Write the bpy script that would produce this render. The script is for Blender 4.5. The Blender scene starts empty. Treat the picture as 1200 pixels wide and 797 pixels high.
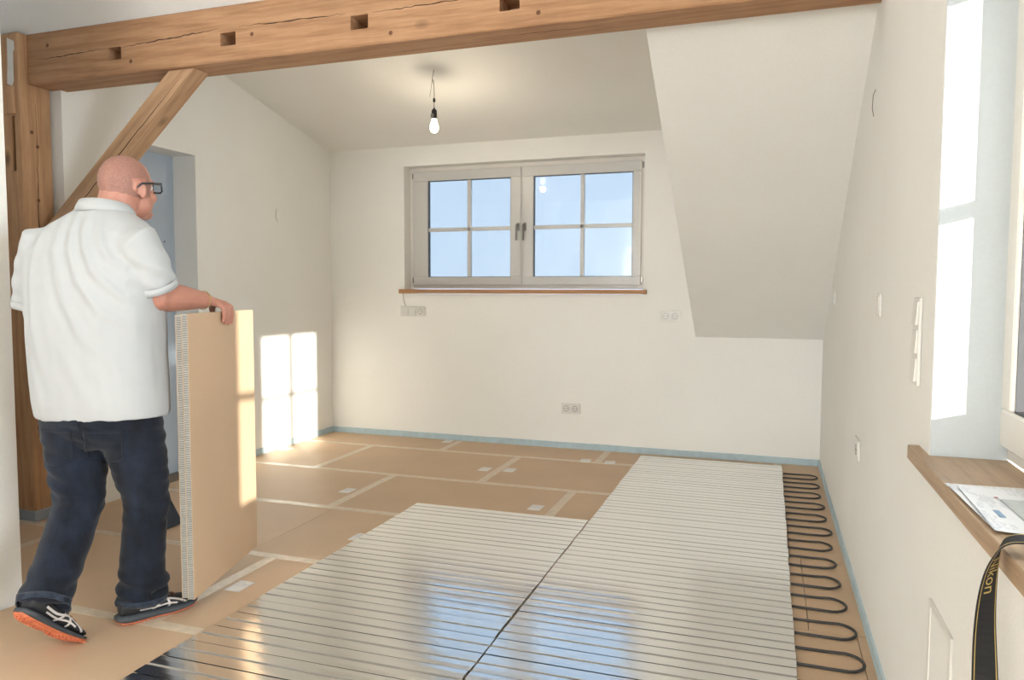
import bpy, bmesh, math, random
from mathutils import Vector, Matrix, noise
from mathutils.bvhtree import BVHTree

scene = bpy.context.scene
COL = scene.collection
random.seed(7)

# ------------------------------------------------------------------ camera
cam_data = bpy.data.cameras.new('camera')
cam = bpy.data.objects.new('camera', cam_data)
COL.objects.link(cam)
cam_data.sensor_fit = 'HORIZONTAL'
cam_data.sensor_width = 36.0
cam_data.lens = 881.0 / 1200.0 * 36.0
cam_data.clip_start = 0.02
_yaw, _pitch, _roll = math.radians(18.868), math.radians(3.650), math.radians(-0.1723)
_f0 = Vector((-math.sin(_yaw), math.cos(_yaw), 0)); _r0 = Vector((math.cos(_yaw), math.sin(_yaw), 0))
_f = _f0 * math.cos(_pitch) + Vector((0, 0, -math.sin(_pitch)))
_d = _f.cross(_r0)
_r = _r0 * math.cos(_roll) + _d * math.sin(_roll)
_dd = _r0 * -math.sin(_roll) + _d * math.cos(_roll)
_m = Matrix((( _r.x, -_dd.x, -_f.x), (_r.y, -_dd.y, -_f.y), (_r.z, -_dd.z, -_f.z))).to_4x4()
_m.translation = Vector((0, 0, 1.225))
cam.matrix_world = _m
scene.camera = cam

# ------------------------------------------------------------------ world, sun, exposure
world = bpy.data.worlds.new('sky'); scene.world = world
world.use_nodes = True
wn = world.node_tree.nodes; wl = world.node_tree.links
bg = wn['Background']
tc = wn.new('ShaderNodeTexCoord'); sx = wn.new('ShaderNodeSeparateXYZ')
rampw = wn.new('ShaderNodeValToRGB')
wl.new(tc.outputs['Generated'], sx.inputs[0]); wl.new(sx.outputs['Z'], rampw.inputs['Fac'])
rampw.color_ramp.elements[0].position = 0.0; rampw.color_ramp.elements[0].color = (0.70, 0.84, 1.0, 1)
rampw.color_ramp.elements[1].position = 0.9; rampw.color_ramp.elements[1].color = (0.42, 0.66, 1.0, 1)
wl.new(rampw.outputs['Color'], bg.inputs['Color'])
bg.inputs['Strength'].default_value = 1.23

sun_data = bpy.data.lights.new('sun', 'SUN'); sun = bpy.data.objects.new('sun', sun_data); COL.objects.link(sun)
sun_data.energy = 22.0; sun_data.angle = math.radians(0.6); sun_data.color = (1.0, 0.93, 0.82)
sun.location = (6, -5, 5)
sun.rotation_euler = Vector((-1, 0.876, -0.251)).to_track_quat('-Z', 'Y').to_euler()

# fill light added behind the camera to brighten the interior
rear_data = bpy.data.lights.new('rear_fill_light', 'AREA'); rear = bpy.data.objects.new('rear_fill_light', rear_data); COL.objects.link(rear)
rear_data.shape = 'RECTANGLE'; rear_data.size = 3.3; rear_data.size_y = 2.4; rear_data.energy = 135.0; rear_data.color = (0.95, 0.98, 1.0)
rear.location = (-1.2, -6.05, 1.55); rear.rotation_euler = (math.radians(90), 0, 0)

# skylight entering by the window in the right wall
side_data = bpy.data.lights.new('side_window_daylight', 'AREA'); side = bpy.data.objects.new('side_window_daylight', side_data); COL.objects.link(side)
side_data.shape = 'RECTANGLE'; side_data.size = 1.1; side_data.size_y = 1.75; side_data.energy = 115.0; side_data.spread = math.radians(150); side_data.color = (0.95, 0.98, 1.0)
side.location = (0.78, 1.05, 1.46); side.rotation_euler = Vector((-1, 0, 0)).to_track_quat('-Z', 'Y').to_euler()

scene.view_settings.view_transform = 'Standard'
scene.view_settings.look = 'None'
scene.view_settings.gamma = 1.0
scene.view_settings.use_curve_mapping = False
scene.view_settings.exposure = 0.80

# ------------------------------------------------------------------ helpers
def setp(o, label=None, cat=None, group=None, kind=None):
    if label: o['label'] = label
    if cat: o['category'] = cat
    if group: o['group'] = group
    if kind: o['kind'] = kind
    return o

WORLD_LOC = {}
def wloc(o): return WORLD_LOC.get(o, Vector((0, 0, 0)))

def empty(name, loc, label=None, cat=None, group=None):
    o = bpy.data.objects.new(name, None); COL.objects.link(o)
    o.empty_display_size = 0.05
    o.location = loc; WORLD_LOC[o] = Vector(loc)
    return setp(o, label, cat, group)

def link_mesh(name, me, mat, parent=None, smooth=False, origin=None):
    """me in world coordinates; origin moves to the base centre (or given)."""
    vs = me.vertices
    if origin is None:
        if len(vs):
            xs = [v.co.x for v in vs]; ys = [v.co.y for v in vs]; zs = [v.co.z for v in vs]
            origin = Vector(((min(xs)+max(xs))/2, (min(ys)+max(ys))/2, min(zs)))
        else: origin = Vector((0, 0, 0))
    origin = Vector(origin)
    me.transform(Matrix.Translation(-origin))
    o = bpy.data.objects.new(name, me); COL.objects.link(o)
    if mat and not me.materials: me.materials.append(mat)
    if smooth:
        for p in me.polygons: p.use_smooth = True
    WORLD_LOC[o] = origin
    if parent:
        o.parent = parent; o.location = origin - wloc(parent)
    else: o.location = origin
    return o

def pyd(verts, faces, name='m'):
    me = bpy.data.meshes.new(name); me.from_pydata([tuple(v) for v in verts], [], faces); me.update()
    bm = bmesh.new(); bm.from_mesh(me); bmesh.ops.recalc_face_normals(bm, faces=bm.faces); bm.to_mesh(me); bm.free()
    return me

class MB:
    """collects pieces of ONE part"""
    def __init__(s): s.bm = bmesh.new()
    def box(s, x0, x1, y0, y1, z0, z1, bevel=0.0, seg=1, mtx=None):
        vs = [s.bm.verts.new(Vector(p)) for p in ((x0,y0,z0),(x1,y0,z0),(x1,y1,z0),(x0,y1,z0),(x0,y0,z1),(x1,y0,z1),(x1,y1,z1),(x0,y1,z1))]
        fs = [s.bm.faces.new([vs[i] for i in f]) for f in ((0,3,2,1),(4,5,6,7),(0,1,5,4),(1,2,6,5),(2,3,7,6),(3,0,4,7))]
        if bevel > 0:
            es = list({e for f in fs for e in f.edges})
            r = bmesh.ops.bevel(s.bm, geom=es, offset=bevel, segments=seg, affect='EDGES', profile=0.5, clamp_overlap=True)
            if mtx is not None:
                bmesh.ops.transform(s.bm, matrix=mtx, verts=list({v for f in r['faces'] for v in f.verts} | {v for v in vs if v.is_valid}))
        elif mtx is not None:
            bmesh.ops.transform(s.bm, matrix=mtx, verts=vs)
        return s
    def poly(s, verts, faces):
        vs = [s.bm.verts.new(Vector(v)) for v in verts]
        for f in faces: s.bm.faces.new([vs[i] for i in f])
        return s
    def prism(s, pts, axis, a, b):
        """pts: 2D polygon in the two other axes (in xyz order)"""
        def mk(p, t):
            if axis == 0: return (t, p[0], p[1])
            if axis == 1: return (p[0], t, p[1])
            return (p[0], p[1], t)
        n = len(pts)
        v = [mk(p, a) for p in pts] + [mk(p, b) for p in pts]
        f = [list(range(n))[::-1], list(range(n, 2*n))] + [[i, (i+1) % n, n+(i+1) % n, n+i] for i in range(n)]
        return s.poly(v, f)
    def tube(s, path, r, n=8, cap=True, closed=False):
        path = [Vector(p) for p in path]; m = len(path)
        rs = r if isinstance(r, (list, tuple)) else [r]*m
        rings = []; up = None
        for i, p in enumerate(path):
            if closed: t = path[(i+1) % m] - path[i-1]
            else: t = path[min(i+1, m-1)] - path[max(i-1, 0)]
            t.normalize()
            if up is None:
                up = Vector((0, 0, 1)) if abs(t.z) < 0.9 else Vector((1, 0, 0))
            a = t.cross(up)
            if a.length < 1e-6: a = t.orthogonal()
            a.normalize(); b = a.cross(t).normalized(); up = b
            rings.append([s.bm.verts.new(p + (a*math.cos(2*math.pi*k/n) + b*math.sin(2*math.pi*k/n))*rs[i]) for k in range(n)])
        for i in range(m if closed else m-1):
            A, B = rings[i], rings[(i+1) % m]
            for k in range(n): s.bm.faces.new((A[k], A[(k+1) % n], B[(k+1) % n], B[k]))
        if cap and not closed:
            s.bm.faces.new(rings[0][::-1]); s.bm.faces.new(rings[-1])
        return s
    def lathe(s, c, prof, n=20, axis=Vector((0,0,1))):
        """prof: list of (r, h) along axis from c"""
        axis = Vector(axis).normalized(); a = axis.orthogonal().normalized(); b = axis.cross(a)
        c = Vector(c); rings = []
        for r, h in prof:
            if r < 1e-5: rings.append([s.bm.verts.new(c + axis*h)])
            else: rings.append([s.bm.verts.new(c + axis*h + (a*math.cos(2*math.pi*k/n)+b*math.sin(2*math.pi*k/n))*r) for k in range(n)])
        for A, B in zip(rings, rings[1:]):
            for k in range(n):
                k2 = (k+1) % n
                if len(A) == 1 and len(B) == 1: continue
                if len(A) == 1: s.bm.faces.new((A[0], B[k2], B[k]))
                elif len(B) == 1: s.bm.faces.new((A[k], A[k2], B[0]))
                else: s.bm.faces.new((A[k], A[k2], B[k2], B[k]))
        return s
    def loft(s, rings, n=24, cap=True, power=2.0):
        """rings: (center, axisA, axisB) half-axis vectors"""
        R = []
        for c, a, b in rings:
            c, a, b = Vector(c), Vector(a), Vector(b); ring = []
            for k in range(n):
                t = 2*math.pi*k/n; ct, st = math.cos(t), math.sin(t)
                e = 2.0/power
                ring.append(s.bm.verts.new(c + a*(math.copysign(abs(ct)**e, ct)) + b*(math.copysign(abs(st)**e, st))))
            R.append(ring)
        for A, B in zip(R, R[1:]):
            for k in range(n): s.bm.faces.new((A[k], A[(k+1) % n], B[(k+1) % n], B[k]))
        if cap: s.bm.faces.new(R[0][::-1]); s.bm.faces.new(R[-1])
        return s
    def ball(s, c, rx, ry, rz, rot=None, n=20, m=12):
        c = Vector(c); R = rot.to_3x3() if rot else Matrix.Identity(3)
        rings = []
        for i in range(m+1):
            ph = math.pi*i/m
            if i in (0, m): rings.append([s.bm.verts.new(c + R @ Vector((0, 0, rz*math.cos(ph))))])
            else: rings.append([s.bm.verts.new(c + R @ Vector((rx*math.sin(ph)*math.cos(2*math.pi*k/n), ry*math.sin(ph)*math.sin(2*math.pi*k/n), rz*math.cos(ph)))) for k in range(n)])
        for A, B in zip(rings, rings[1:]):
            for k in range(n):
                k2 = (k+1) % n
                if len(A) == 1: s.bm.faces.new((A[0], B[k], B[k2]))
                elif len(B) == 1: s.bm.faces.new((A[k2], A[k], B[0]))
                else: s.bm.faces.new((A[k2], A[k], B[k], B[k2]))
        return s
    def mesh(s, name='m', recalc=True):
        if recalc: bmesh.ops.recalc_face_normals(s.bm, faces=s.bm.faces)
        me = bpy.data.meshes.new(name); s.bm.to_mesh(me); s.bm.free(); return me
    def build(s, name, mat, parent=None, smooth=False, origin=None):
        return link_mesh(name, s.mesh(name), mat, parent, smooth, origin)

def boxo(name, x0, x1, y0, y1, z0, z1, mat, parent=None, bevel=0.0, seg=1):
    return MB().box(x0, x1, y0, y1, z0, z1, bevel, seg).build(name, mat, parent)

def apply_mods(me, mods):
    """run modifiers on a mesh without bpy.ops"""
    o = bpy.data.objects.new('tmp', me); COL.objects.link(o)
    for typ, kw in mods:
        m = o.modifiers.new(typ, typ)
        for k, v in kw.items(): setattr(m, k, v)
    dg = bpy.context.evaluated_depsgraph_get(); dg.update()
    res = bpy.data.meshes.new_from_object(o.evaluated_get(dg))
    bpy.data.objects.remove(o)
    return res

def remesh(mb, voxel, smooth_it=4, factor=0.5, mods=()):
    me = mb.mesh()
    return apply_mods(me, [('REMESH', dict(mode='VOXEL', voxel_size=voxel, use_smooth_shade=True)),
                           ('SMOOTH', dict(factor=factor, iterations=smooth_it))] + list(mods))

def boolean_cut(me, cutter_mb):
    c = bpy.data.objects.new('cut', cutter_mb.mesh()); COL.objects.link(c)
    res = apply_mods(me, [('BOOLEAN', dict(operation='DIFFERENCE', object=c, solver='EXACT'))])
    bpy.data.objects.remove(c)
    return res

# ------------------------------------------------------------------ materials
def newmat(name):
    m = bpy.data.materials.new(name); m.use_nodes = True
    return m, m.node_tree.nodes, m.node_tree.links, m.node_tree.nodes['Principled BSDF']

def ramp(nt, fac, cols):
    r = nt.nodes.new('ShaderNodeValToRGB')
    el = r.color_ramp.elements
    while len(el) < len(cols): el.new(0.5)
    for e, (p, c) in zip(el, cols): e.position = p; e.color = (*c, 1)
    nt.links.new(fac, r.inputs['Fac']); return r.outputs['Color']

def coords(nt, scale=(1, 1, 1), kind='Object', rot=(0, 0, 0), loc=(0, 0, 0)):
    t = nt.nodes.new('ShaderNodeTexCoord'); mp = nt.nodes.new('ShaderNodeMapping')
    mp.inputs['Scale'].default_value = scale; mp.inputs['Rotation'].default_value = rot; mp.inputs['Location'].default_value = loc
    nt.links.new(t.outputs[kind], mp.inputs['Vector']); return mp.outputs['Vector']

def noise_tex(nt, vec, scale, detail=4, rough=0.55, dist=0.0):
    n = nt.nodes.new('ShaderNodeTexNoise'); n.inputs['Scale'].default_value = scale
    n.inputs['Detail'].default_value = detail; n.inputs['Roughness'].default_value = rough; n.inputs['Distortion'].default_value = dist
    nt.links.new(vec, n.inputs['Vector']); return n.outputs['Fac']

def bump(nt, bsdf, h, strength=0.3, dist=0.002):
    b = nt.nodes.new('ShaderNodeBump'); b.inputs['Strength'].default_value = strength; b.inputs['Distance'].default_value = dist
    nt.links.new(h, b.inputs['Height']); nt.links.new(b.outputs['Normal'], bsdf.inputs['Normal'])

def mixc(nt, fac, a, b, mode='MIX'):
    m = nt.nodes.new('ShaderNodeMix'); m.data_type = 'RGBA'; m.blend_type = mode
    for sock, v in ((m.inputs[0], fac), (m.inputs[6], a), (m.inputs[7], b)):
        if hasattr(v, 'links'): nt.links.new(v, sock)
        elif isinstance(v, (int, float)): sock.default_value = v
        else: sock.default_value = (*v, 1)
    return m.outputs[2]

def plain(name, col, rough=0.5, metal=0.0, var=0.06, nscale=6.0, bstr=0.0, bscale=200, spec=0.5, bdist=0.001):
    m, N, L, b = newmat(name); nt = m.node_tree
    v = coords(nt)
    f = noise_tex(nt, v, nscale, 5)
    lo = tuple(max(0, c*(1-var)) for c in col); hi = tuple(min(1, c*(1+var)) for c in col)
    L.new(ramp(nt, f, [(0.3, lo), (0.7, hi)]), b.inputs['Base Color'])
    b.inputs['Roughness'].default_value = rough; b.inputs['Metallic'].default_value = metal
    b.inputs['Specular IOR Level'].default_value = spec
    if bstr: bump(nt, b, noise_tex(nt, v, bscale, 3), bstr, bdist)
    return m

def plaster(name, col, bstr=0.25):
    m, N, L, b = newmat(name); nt = m.node_tree
    v = coords(nt)
    big = noise_tex(nt, v, 1.3, 3); fine = noise_tex(nt, v, 90, 4, 0.7)
    c1 = ramp(nt, big, [(0.3, tuple(x*0.975 for x in col)), (0.7, tuple(min(1, x*1.02) for x in col))])
    c2 = mixc(nt, 0.12, c1, ramp(nt, fine, [(0.3, tuple(x*0.8 for x in col)), (0.7, tuple(min(1, x*1.1) for x in col))]))
    L.new(c2, b.inputs['Base Color']); b.inputs['Roughness'].default_value = 0.92; b.inputs['Specular IOR Level'].default_value = 0.2
    bump(nt, b, fine, bstr, 0.003)
    return m

def wood(name, axis, light, mid, dark, scale=1.0, rough=0.65, knots=True, seed=0.0, rings=9.0):
    """grain runs along axis (0,1,2) of the object"""
    m, N, L, b = newmat(name); nt = m.node_tree
    st = [1.0, 1.0, 1.0]; st[axis] = 0.06
    v = coords(nt, tuple(s*scale for s in st), loc=(seed, seed*0.7, seed*1.3))
    warp = noise_tex(nt, v, 4.5, 4, 0.6)
    w = N.new('ShaderNodeTexWave'); w.wave_type = 'BANDS'; w.bands_direction = 'DIAGONAL'
    w.inputs['Scale'].default_value = rings; w.inputs['Distortion'].default_value = 9.0
    w.inputs['Detail'].default_value = 4; w.inputs['Detail Scale'].default_value = 1.3; w.inputs['Detail Roughness'].default_value = 0.6
    L.new(v, w.inputs['Vector'])
    fine = noise_tex(nt, v, 90, 5, 0.65)
    base = ramp(nt, w.outputs['Fac'], [(0.0, light), (0.6, mid), (0.95, dark)])
    c = mixc(nt, 0.55, ramp(nt, warp, [(0.3, light), (0.7, mid)]), base)
    c = mixc(nt, 0.38, c, ramp(nt, fine, [(0.35, dark), (0.62, light)]))
    # weathering in broad patches
    pat = noise_tex(nt, coords(nt, loc=(seed*3, 0, 0)), 3.0, 4, 0.6)
    c = mixc(nt, ramp(nt, pat, [(0.45, (0, 0, 0)), (0.75, (0.45, 0.45, 0.45))]), c, tuple(x*0.62 for x in mid))
    if knots:
        ks = [1.0, 1.0, 1.0]; ks[axis] = 0.55
        vo = N.new('ShaderNodeTexVoronoi'); vo.inputs['Scale'].default_value = 3.4*scale
        L.new(coords(nt, tuple(ks), loc=(seed*2, seed, seed)), vo.inputs['Vector'])
        kf = ramp(nt, vo.outputs['Distance'], [(0.03, (1, 1, 1)), (0.10, (0, 0, 0))])
        c = mixc(nt, kf, c, tuple(x*0.40 for x in mid))
    L.new(c, b.inputs['Base Color']); b.inputs['Roughness'].default_value = rough; b.inputs['Specular IOR Level'].default_value = 0.3
    bump(nt, b, fine, 0.3, 0.002)
    return m

M = {}
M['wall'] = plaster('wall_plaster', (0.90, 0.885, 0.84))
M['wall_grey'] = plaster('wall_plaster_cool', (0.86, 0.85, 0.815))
M['beam'] = wood('pine_beam', 0, (0.54, 0.315, 0.175), (0.45, 0.24, 0.12), (0.30, 0.145, 0.068), seed=1.0)
M['post'] = wood('pine_post', 2, (0.60, 0.365, 0.20), (0.52, 0.285, 0.145), (0.37, 0.185, 0.09), seed=3.1)
M['brace'] = wood('pine_brace', 0, (0.57, 0.36, 0.21), (0.48, 0.28, 0.155), (0.33, 0.175, 0.09), seed=5.3)
M['knot'] = plain('wood_knot', (0.17, 0.075, 0.035), 0.8, var=0.4, nscale=120)
M['crack'] = plain('dark_crack', (0.05, 0.02, 0.01), 0.9)
M['oak_sill'] = wood('oak_sill', 1, (0.50, 0.36, 0.24), (0.43, 0.30, 0.19), (0.32, 0.21, 0.13), scale=2.0, knots=False, rough=0.45, seed=2.2, rings=7)
M['sill_back'] = wood('back_sill_wood', 0, (0.52, 0.29, 0.14), (0.44, 0.23, 0.10), (0.32, 0.15, 0.07), scale=2.0, knots=False, rough=0.5, seed=4.0)
M['frame'] = plain('window_frame_white', (0.80, 0.76, 0.70), 0.35, var=0.02)
M['gasket'] = plain('dark_gasket', (0.06, 0.06, 0.065), 0.6)
M['handle'] = plain('handle_steel', (0.30, 0.28, 0.25), 0.3, metal=0.9)
M['white_plastic'] = plain('white_plastic', (0.76, 0.74, 0.69), 0.3, var=0.02)
M['grey_plastic'] = plain('grey_plastic', (0.30, 0.28, 0.26), 0.4, var=0.03)
M['dark_hole'] = plain('dark_hole', (0.03, 0.028, 0.025), 0.7)
M['foam'] = plain('blue_foam', (0.47, 0.59, 0.64), 0.7, var=0.08, nscale=20, bstr=0.3, bscale=120)
M['foam_grey'] = plain('grey_foam', (0.33, 0.37, 0.41), 0.7, var=0.05)
M['door'] = plain('grey_blue_panel', (0.46, 0.53, 0.62), 0.6, var=0.05, nscale=3)
M['reveal_shade'] = plaster('reveal_shade_sheet', (0.50, 0.535, 0.54), 0.3)  # shade of the window reveal put into a darker grey-blue tone
M['subfloor'] = plain('subfloor', (0.2, 0.15, 0.1), 0.9)

def glass_mat(name, tint, gloss=0.06, rough=0.0):
    m, N, L, b = newmat(name)
    tr = N.new('ShaderNodeBsdfTransparent'); tr.inputs['Color'].default_value = (*tint, 1)
    gl = N.new('ShaderNodeBsdfGlossy'); gl.inputs['Roughness'].default_value = rough
    fr = N.new('ShaderNodeFresnel'); fr.inputs['IOR'].default_value = 1.45
    mx = N.new('ShaderNodeMixShader')
    L.new(fr.outputs[0], mx.inputs[0]); L.new(tr.outputs[0], mx.inputs[1]); L.new(gl.outputs[0], mx.inputs[2])
    L.new(mx.outputs[0], N['Material Output'].inputs['Surface'])
    return m
M['glass'] = glass_mat('window_glass', (0.70, 0.72, 0.73))
M['lens'] = glass_mat('spectacle_lens', (0.9, 0.93, 0.95))

def film_mat():
    m, N, L, b = newmat('plastic_film'); nt = m.node_tree
    tr = N.new('ShaderNodeBsdfTransparent'); tr.inputs['Color'].default_value = (0.90, 0.91, 0.92, 1)
    gl = N.new('ShaderNodeBsdfGlossy'); gl.inputs['Roughness'].default_value = 0.18
    tl = N.new('ShaderNodeBsdfTranslucent'); tl.inputs['Color'].default_value = (0.85, 0.87, 0.9, 1)
    v = coords(nt, (1, 1, 0.35), rot=(0, 0.5, 0))
    f = noise_tex(nt, v, 9, 6, 0.7, 1.5)
    bp = N.new('ShaderNodeBump'); bp.inputs['Strength'].default_value = 0.6; bp.inputs['Distance'].default_value = 0.01
    L.new(f, bp.inputs['Height']); L.new(bp.outputs[0], gl.inputs['Normal'])
    m1 = N.new('ShaderNodeMixShader'); m1.inputs[0].default_value = 0.06
    L.new(tr.outputs[0], m1.inputs[1]); L.new(tl.outputs[0], m1.inputs[2])
    m2 = N.new('ShaderNodeMixShader'); m2.inputs[0].default_value = 0.03
    L.new(m1.outputs[0], m2.inputs[1]); L.new(gl.outputs[0], m2.inputs[2])
    L.new(m2.outputs[0], N['Material Output'].inputs['Surface'])
    return m
M['film'] = film_mat()

def cardboard(name, col, axis=0):
    m, N, L, b = newmat(name); nt = m.node_tree
    v = coords(nt, kind='Object')
    big = noise_tex(nt, v, 2.2, 4); fine = noise_tex(nt, v, 260, 3, 0.7)
    st = [1, 1, 1]; st[axis] = 0.04
    rip = noise_tex(nt, coords(nt, tuple(st)), 26, 3, 0.5)
    c = ramp(nt, big, [(0.3, tuple(x*0.93 for x in col)), (0.7, tuple(x*1.06 for x in col))])
    c = mixc(nt, 0.18, c, ramp(nt, fine, [(0.3, tuple(x*0.75 for x in col)), (0.7, tuple(min(1, x*1.2) for x in col))]))
    L.new(c, b.inputs['Base Color']); b.inputs['Roughness'].default_value = 0.5; b.inputs['Specular IOR Level'].default_value = 0.35
    bump(nt, b, rip, 0.22, 0.004)
    return m
M['board'] = cardboard('brown_cardboard', (0.60, 0.42, 0.27))
M['board_edge'] = plain('corrugated_core', (0.40, 0.38, 0.34), 0.8, var=0.15, nscale=60)
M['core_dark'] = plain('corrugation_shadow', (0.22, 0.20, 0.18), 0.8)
M['tape'] = plain('packing_tape', (0.66, 0.54, 0.40), 0.28, var=0.12, nscale=25, bstr=0.2, bscale=60)

def printed(name, base, ink, pitch, seed=0.0, dens=0.45):
    """sheet with rows of small print: lines along x broken into words and blocks"""
    m, N, L, b = newmat(name); nt = m.node_tree
    v = coords(nt); s = N.new('ShaderNodeSeparateXYZ'); L.new(v, s.inputs[0])
    def math_(op, a, c):
        q = N.new('ShaderNodeMath'); q.operation = op
        for i, t in enumerate((a, c)):
            if hasattr(t, 'links'): L.new(t, q.inputs[i])
            else: q.inputs[i].default_value = t
        return q.outputs[0]
    rows = math_('GREATER_THAN', math_('SINE', math_('MULTIPLY', s.outputs['Y'], 2*math.pi/pitch), 0.0), 0.15)
    words = math_('GREATER_THAN', noise_tex(nt, coords(nt, (1, 0.12, 1), loc=(seed, seed, 0)), 170, 2), 0.46)
    blocks = math_('GREATER_THAN', noise_tex(nt, coords(nt, loc=(seed*3, seed, 0)), 16, 1), dens)
    f = math_('MULTIPLY', math_('MULTIPLY', math_('MULTIPLY', rows, words), blocks), 0.7)
    L.new(mixc(nt, f, base, ink), b.inputs['Base Color']); b.inputs['Roughness'].default_value = 0.45
    return m
M['sticker'] = printed('label_paper', (0.80, 0.77, 0.73), (0.45, 0.46, 0.52), 0.012, 1.0)
M['paper_a'] = printed('paper_print_a', (0.80, 0.81, 0.83), (0.40, 0.43, 0.50), 0.0065, 2.0, 0.5)
M['paper_b'] = printed('paper_print_b', (0.76, 0.77, 0.79), (0.55, 0.47, 0.38), 0.0065, 5.0, 0.48)

def alu():
    m, N, L, b = newmat('aluminium_sheet'); nt = m.node_tree
    v = coords(nt, (0.15, 6, 6))
    f = noise_tex(nt, v, 30, 4, 0.6)
    L.new(ramp(nt, f, [(0.3, (0.88, 0.875, 0.86)), (0.7, (0.94, 0.935, 0.92))]), b.inputs['Base Color'])
    b.inputs['Metallic'].default_value = 1.0; b.inputs['Roughness'].default_value = 0.15
    b.inputs['Anisotropic'].default_value = 0.70
    cx = N.new('ShaderNodeCombineXYZ'); cx.inputs[0].default_value = 1.0; L.new(cx.outputs[0], b.inputs['Tangent'])
    bump(nt, b, noise_tex(nt, coords(nt, (1.2, 5, 1)), 2.0, 2), 0.02, 0.01)
    return m
M['alu'] = alu()
M['groove'] = plain('shaded_groove_metal', (0.52, 0.50, 0.46), 0.55, metal=0.7, var=0.08)  # same aluminium as the plates; groove shade put into a darker metal
M['pipe'] = plain('black_pipe', (0.035, 0.032, 0.03), 0.45, var=0.5, nscale=300)
M['strap'] = plain('black_webbing', (0.012, 0.012, 0.013), 0.75, bstr=0.5, bscale=500)
M['gold'] = plain('gold_thread', (0.55, 0.40, 0.12), 0.5)
M['wire'] = plain('grey_wire', (0.22, 0.17, 0.13), 0.5)
M['black'] = plain('black_plastic', (0.02, 0.018, 0.016), 0.4)
M['paper_tape'] = plain('masking_tape', (0.72, 0.68, 0.62), 0.7, var=0.06, nscale=15)

# ------------------------------------------------------------------ room shell
XL, XR, YB = -3.60, 0.362, 5.68
def struct(o, label, cat): return setp(o, label, cat, kind='structure')

# back wall with the window opening
WX0, WX1, WZ0, WZ1 = -2.893, -0.90, 1.21, 2.26
w = MB()
w.box(-3.85, WX0, YB, 5.95, -0.03, 2.75).box(WX1, 0.60, YB, 5.95, -0.03, 2.75)
w.box(WX0, WX1, YB, 5.95, -0.03, WZ0).box(WX0, WX1, YB, 5.95, WZ1, 2.75)
struct(w.build('wall_back', M['wall']), 'cream plastered back wall holding the wide double window', 'wall')
# left wall with the doorway
DY0, DY1, DZ = 3.45, 4.07, 2.116
w = MB()
w.box(-3.80, XL, 3.085, DY0, -0.03, 3.1).box(-3.80, XL, DY1, YB, -0.03, 3.1).box(-3.80, XL, DY0, DY1, DZ, 3.1)
struct(w.build('wall_left', M['wall']), 'cream plastered left wall with doorway and window-shaped sun patch', 'wall')
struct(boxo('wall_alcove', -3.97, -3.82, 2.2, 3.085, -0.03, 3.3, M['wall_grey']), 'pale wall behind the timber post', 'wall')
struct(boxo('wall_front_left', -3.80, -2.775, -6.1, 2.13, -0.03, 4.0, M['wall'], bevel=0.004), 'pale wall end at the left edge of the picture', 'wall')
# right wall with its deep window reveal
RY0, RY1, RZ0, RZ1 = 0.13, 1.96, 0.812, 2.06
w = MB()
XO = XR+0.155
for xa, xb, g in ((XR, XO-0.002, 0.0), (XO-0.002, 0.72, 0.07)):
    w.box(xa, xb, RY1+g, 5.95, -0.03, 4.3).box(xa, xb, -6.1, RY0-g, -0.03, 4.3)
    w.box(xa, xb, RY0-g, RY1+g, -0.03, RZ0).box(xa, xb, RY0-g, RY1+g, RZ1+g, 4.3)
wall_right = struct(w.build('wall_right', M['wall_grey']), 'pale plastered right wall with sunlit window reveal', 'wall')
setp(boxo('reveal_shade_sheet', XR+0.001, XO+0.05, RY1-0.006, RY1+0.001, 0.8475, RZ1-0.001, M['reveal_shade'], wall_right), 'thin added grey-blue sheet giving the window reveal its shade')  # sheet added over the far reveal, its colour stands in for shade
# roof slope over the knee wall (solid wedge between slope and dormer roof)
struct(MB().prism([(5.70, 0.887), (3.13, 2.349), (3.13, 2.985), (5.70, 2.42)], 0, -0.51, 0.60).build('wall_slope', M['wall']),
       'sloping grey-white roof plane beside the dormer', 'sloped wall')
struct(MB().prism([(5.95, 2.36), (3.12, 2.993), (3.12, 3.10), (5.95, 2.50)], 0, -3.9, 0.60).build('ceiling', M['wall']),
       'pale dormer ceiling with the bare bulb', 'ceiling')
c2 = MB().prism([(2.955, 2.545), (0.2, 4.11), (0.2, 4.22), (2.955, 2.70)], 0, -3.9, 0.60)
c2.box(-3.9, 0.60, 2.965, 3.12, 2.545, 3.06)
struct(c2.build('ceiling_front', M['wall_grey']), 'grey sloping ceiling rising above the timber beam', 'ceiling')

struct(MB().prism([(0.2, 4.11), (-6.1, 2.75), (-6.1, 2.86), (0.2, 4.22)], 0, -3.9, 0.72).build('ceiling_rear', M['wall']), 'ceiling slope behind the camera', 'ceiling')
w = MB()
w.box(-3.9, -2.95, -6.0, -5.85, -0.03, 2.9).box(0.3, 0.72, -6.0, -5.85, -0.03, 2.9).box(-2.95, 0.3, -6.0, -5.85, -0.03, 0.35).box(-2.95, 0.3, -6.0, -5.85, 2.72, 2.9)  # wide opening added so the fill light can pass
struct(w.build('wall_rear', M['wall']), 'far rear wall behind the camera, with an opening added for the fill light', 'wall')

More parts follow.
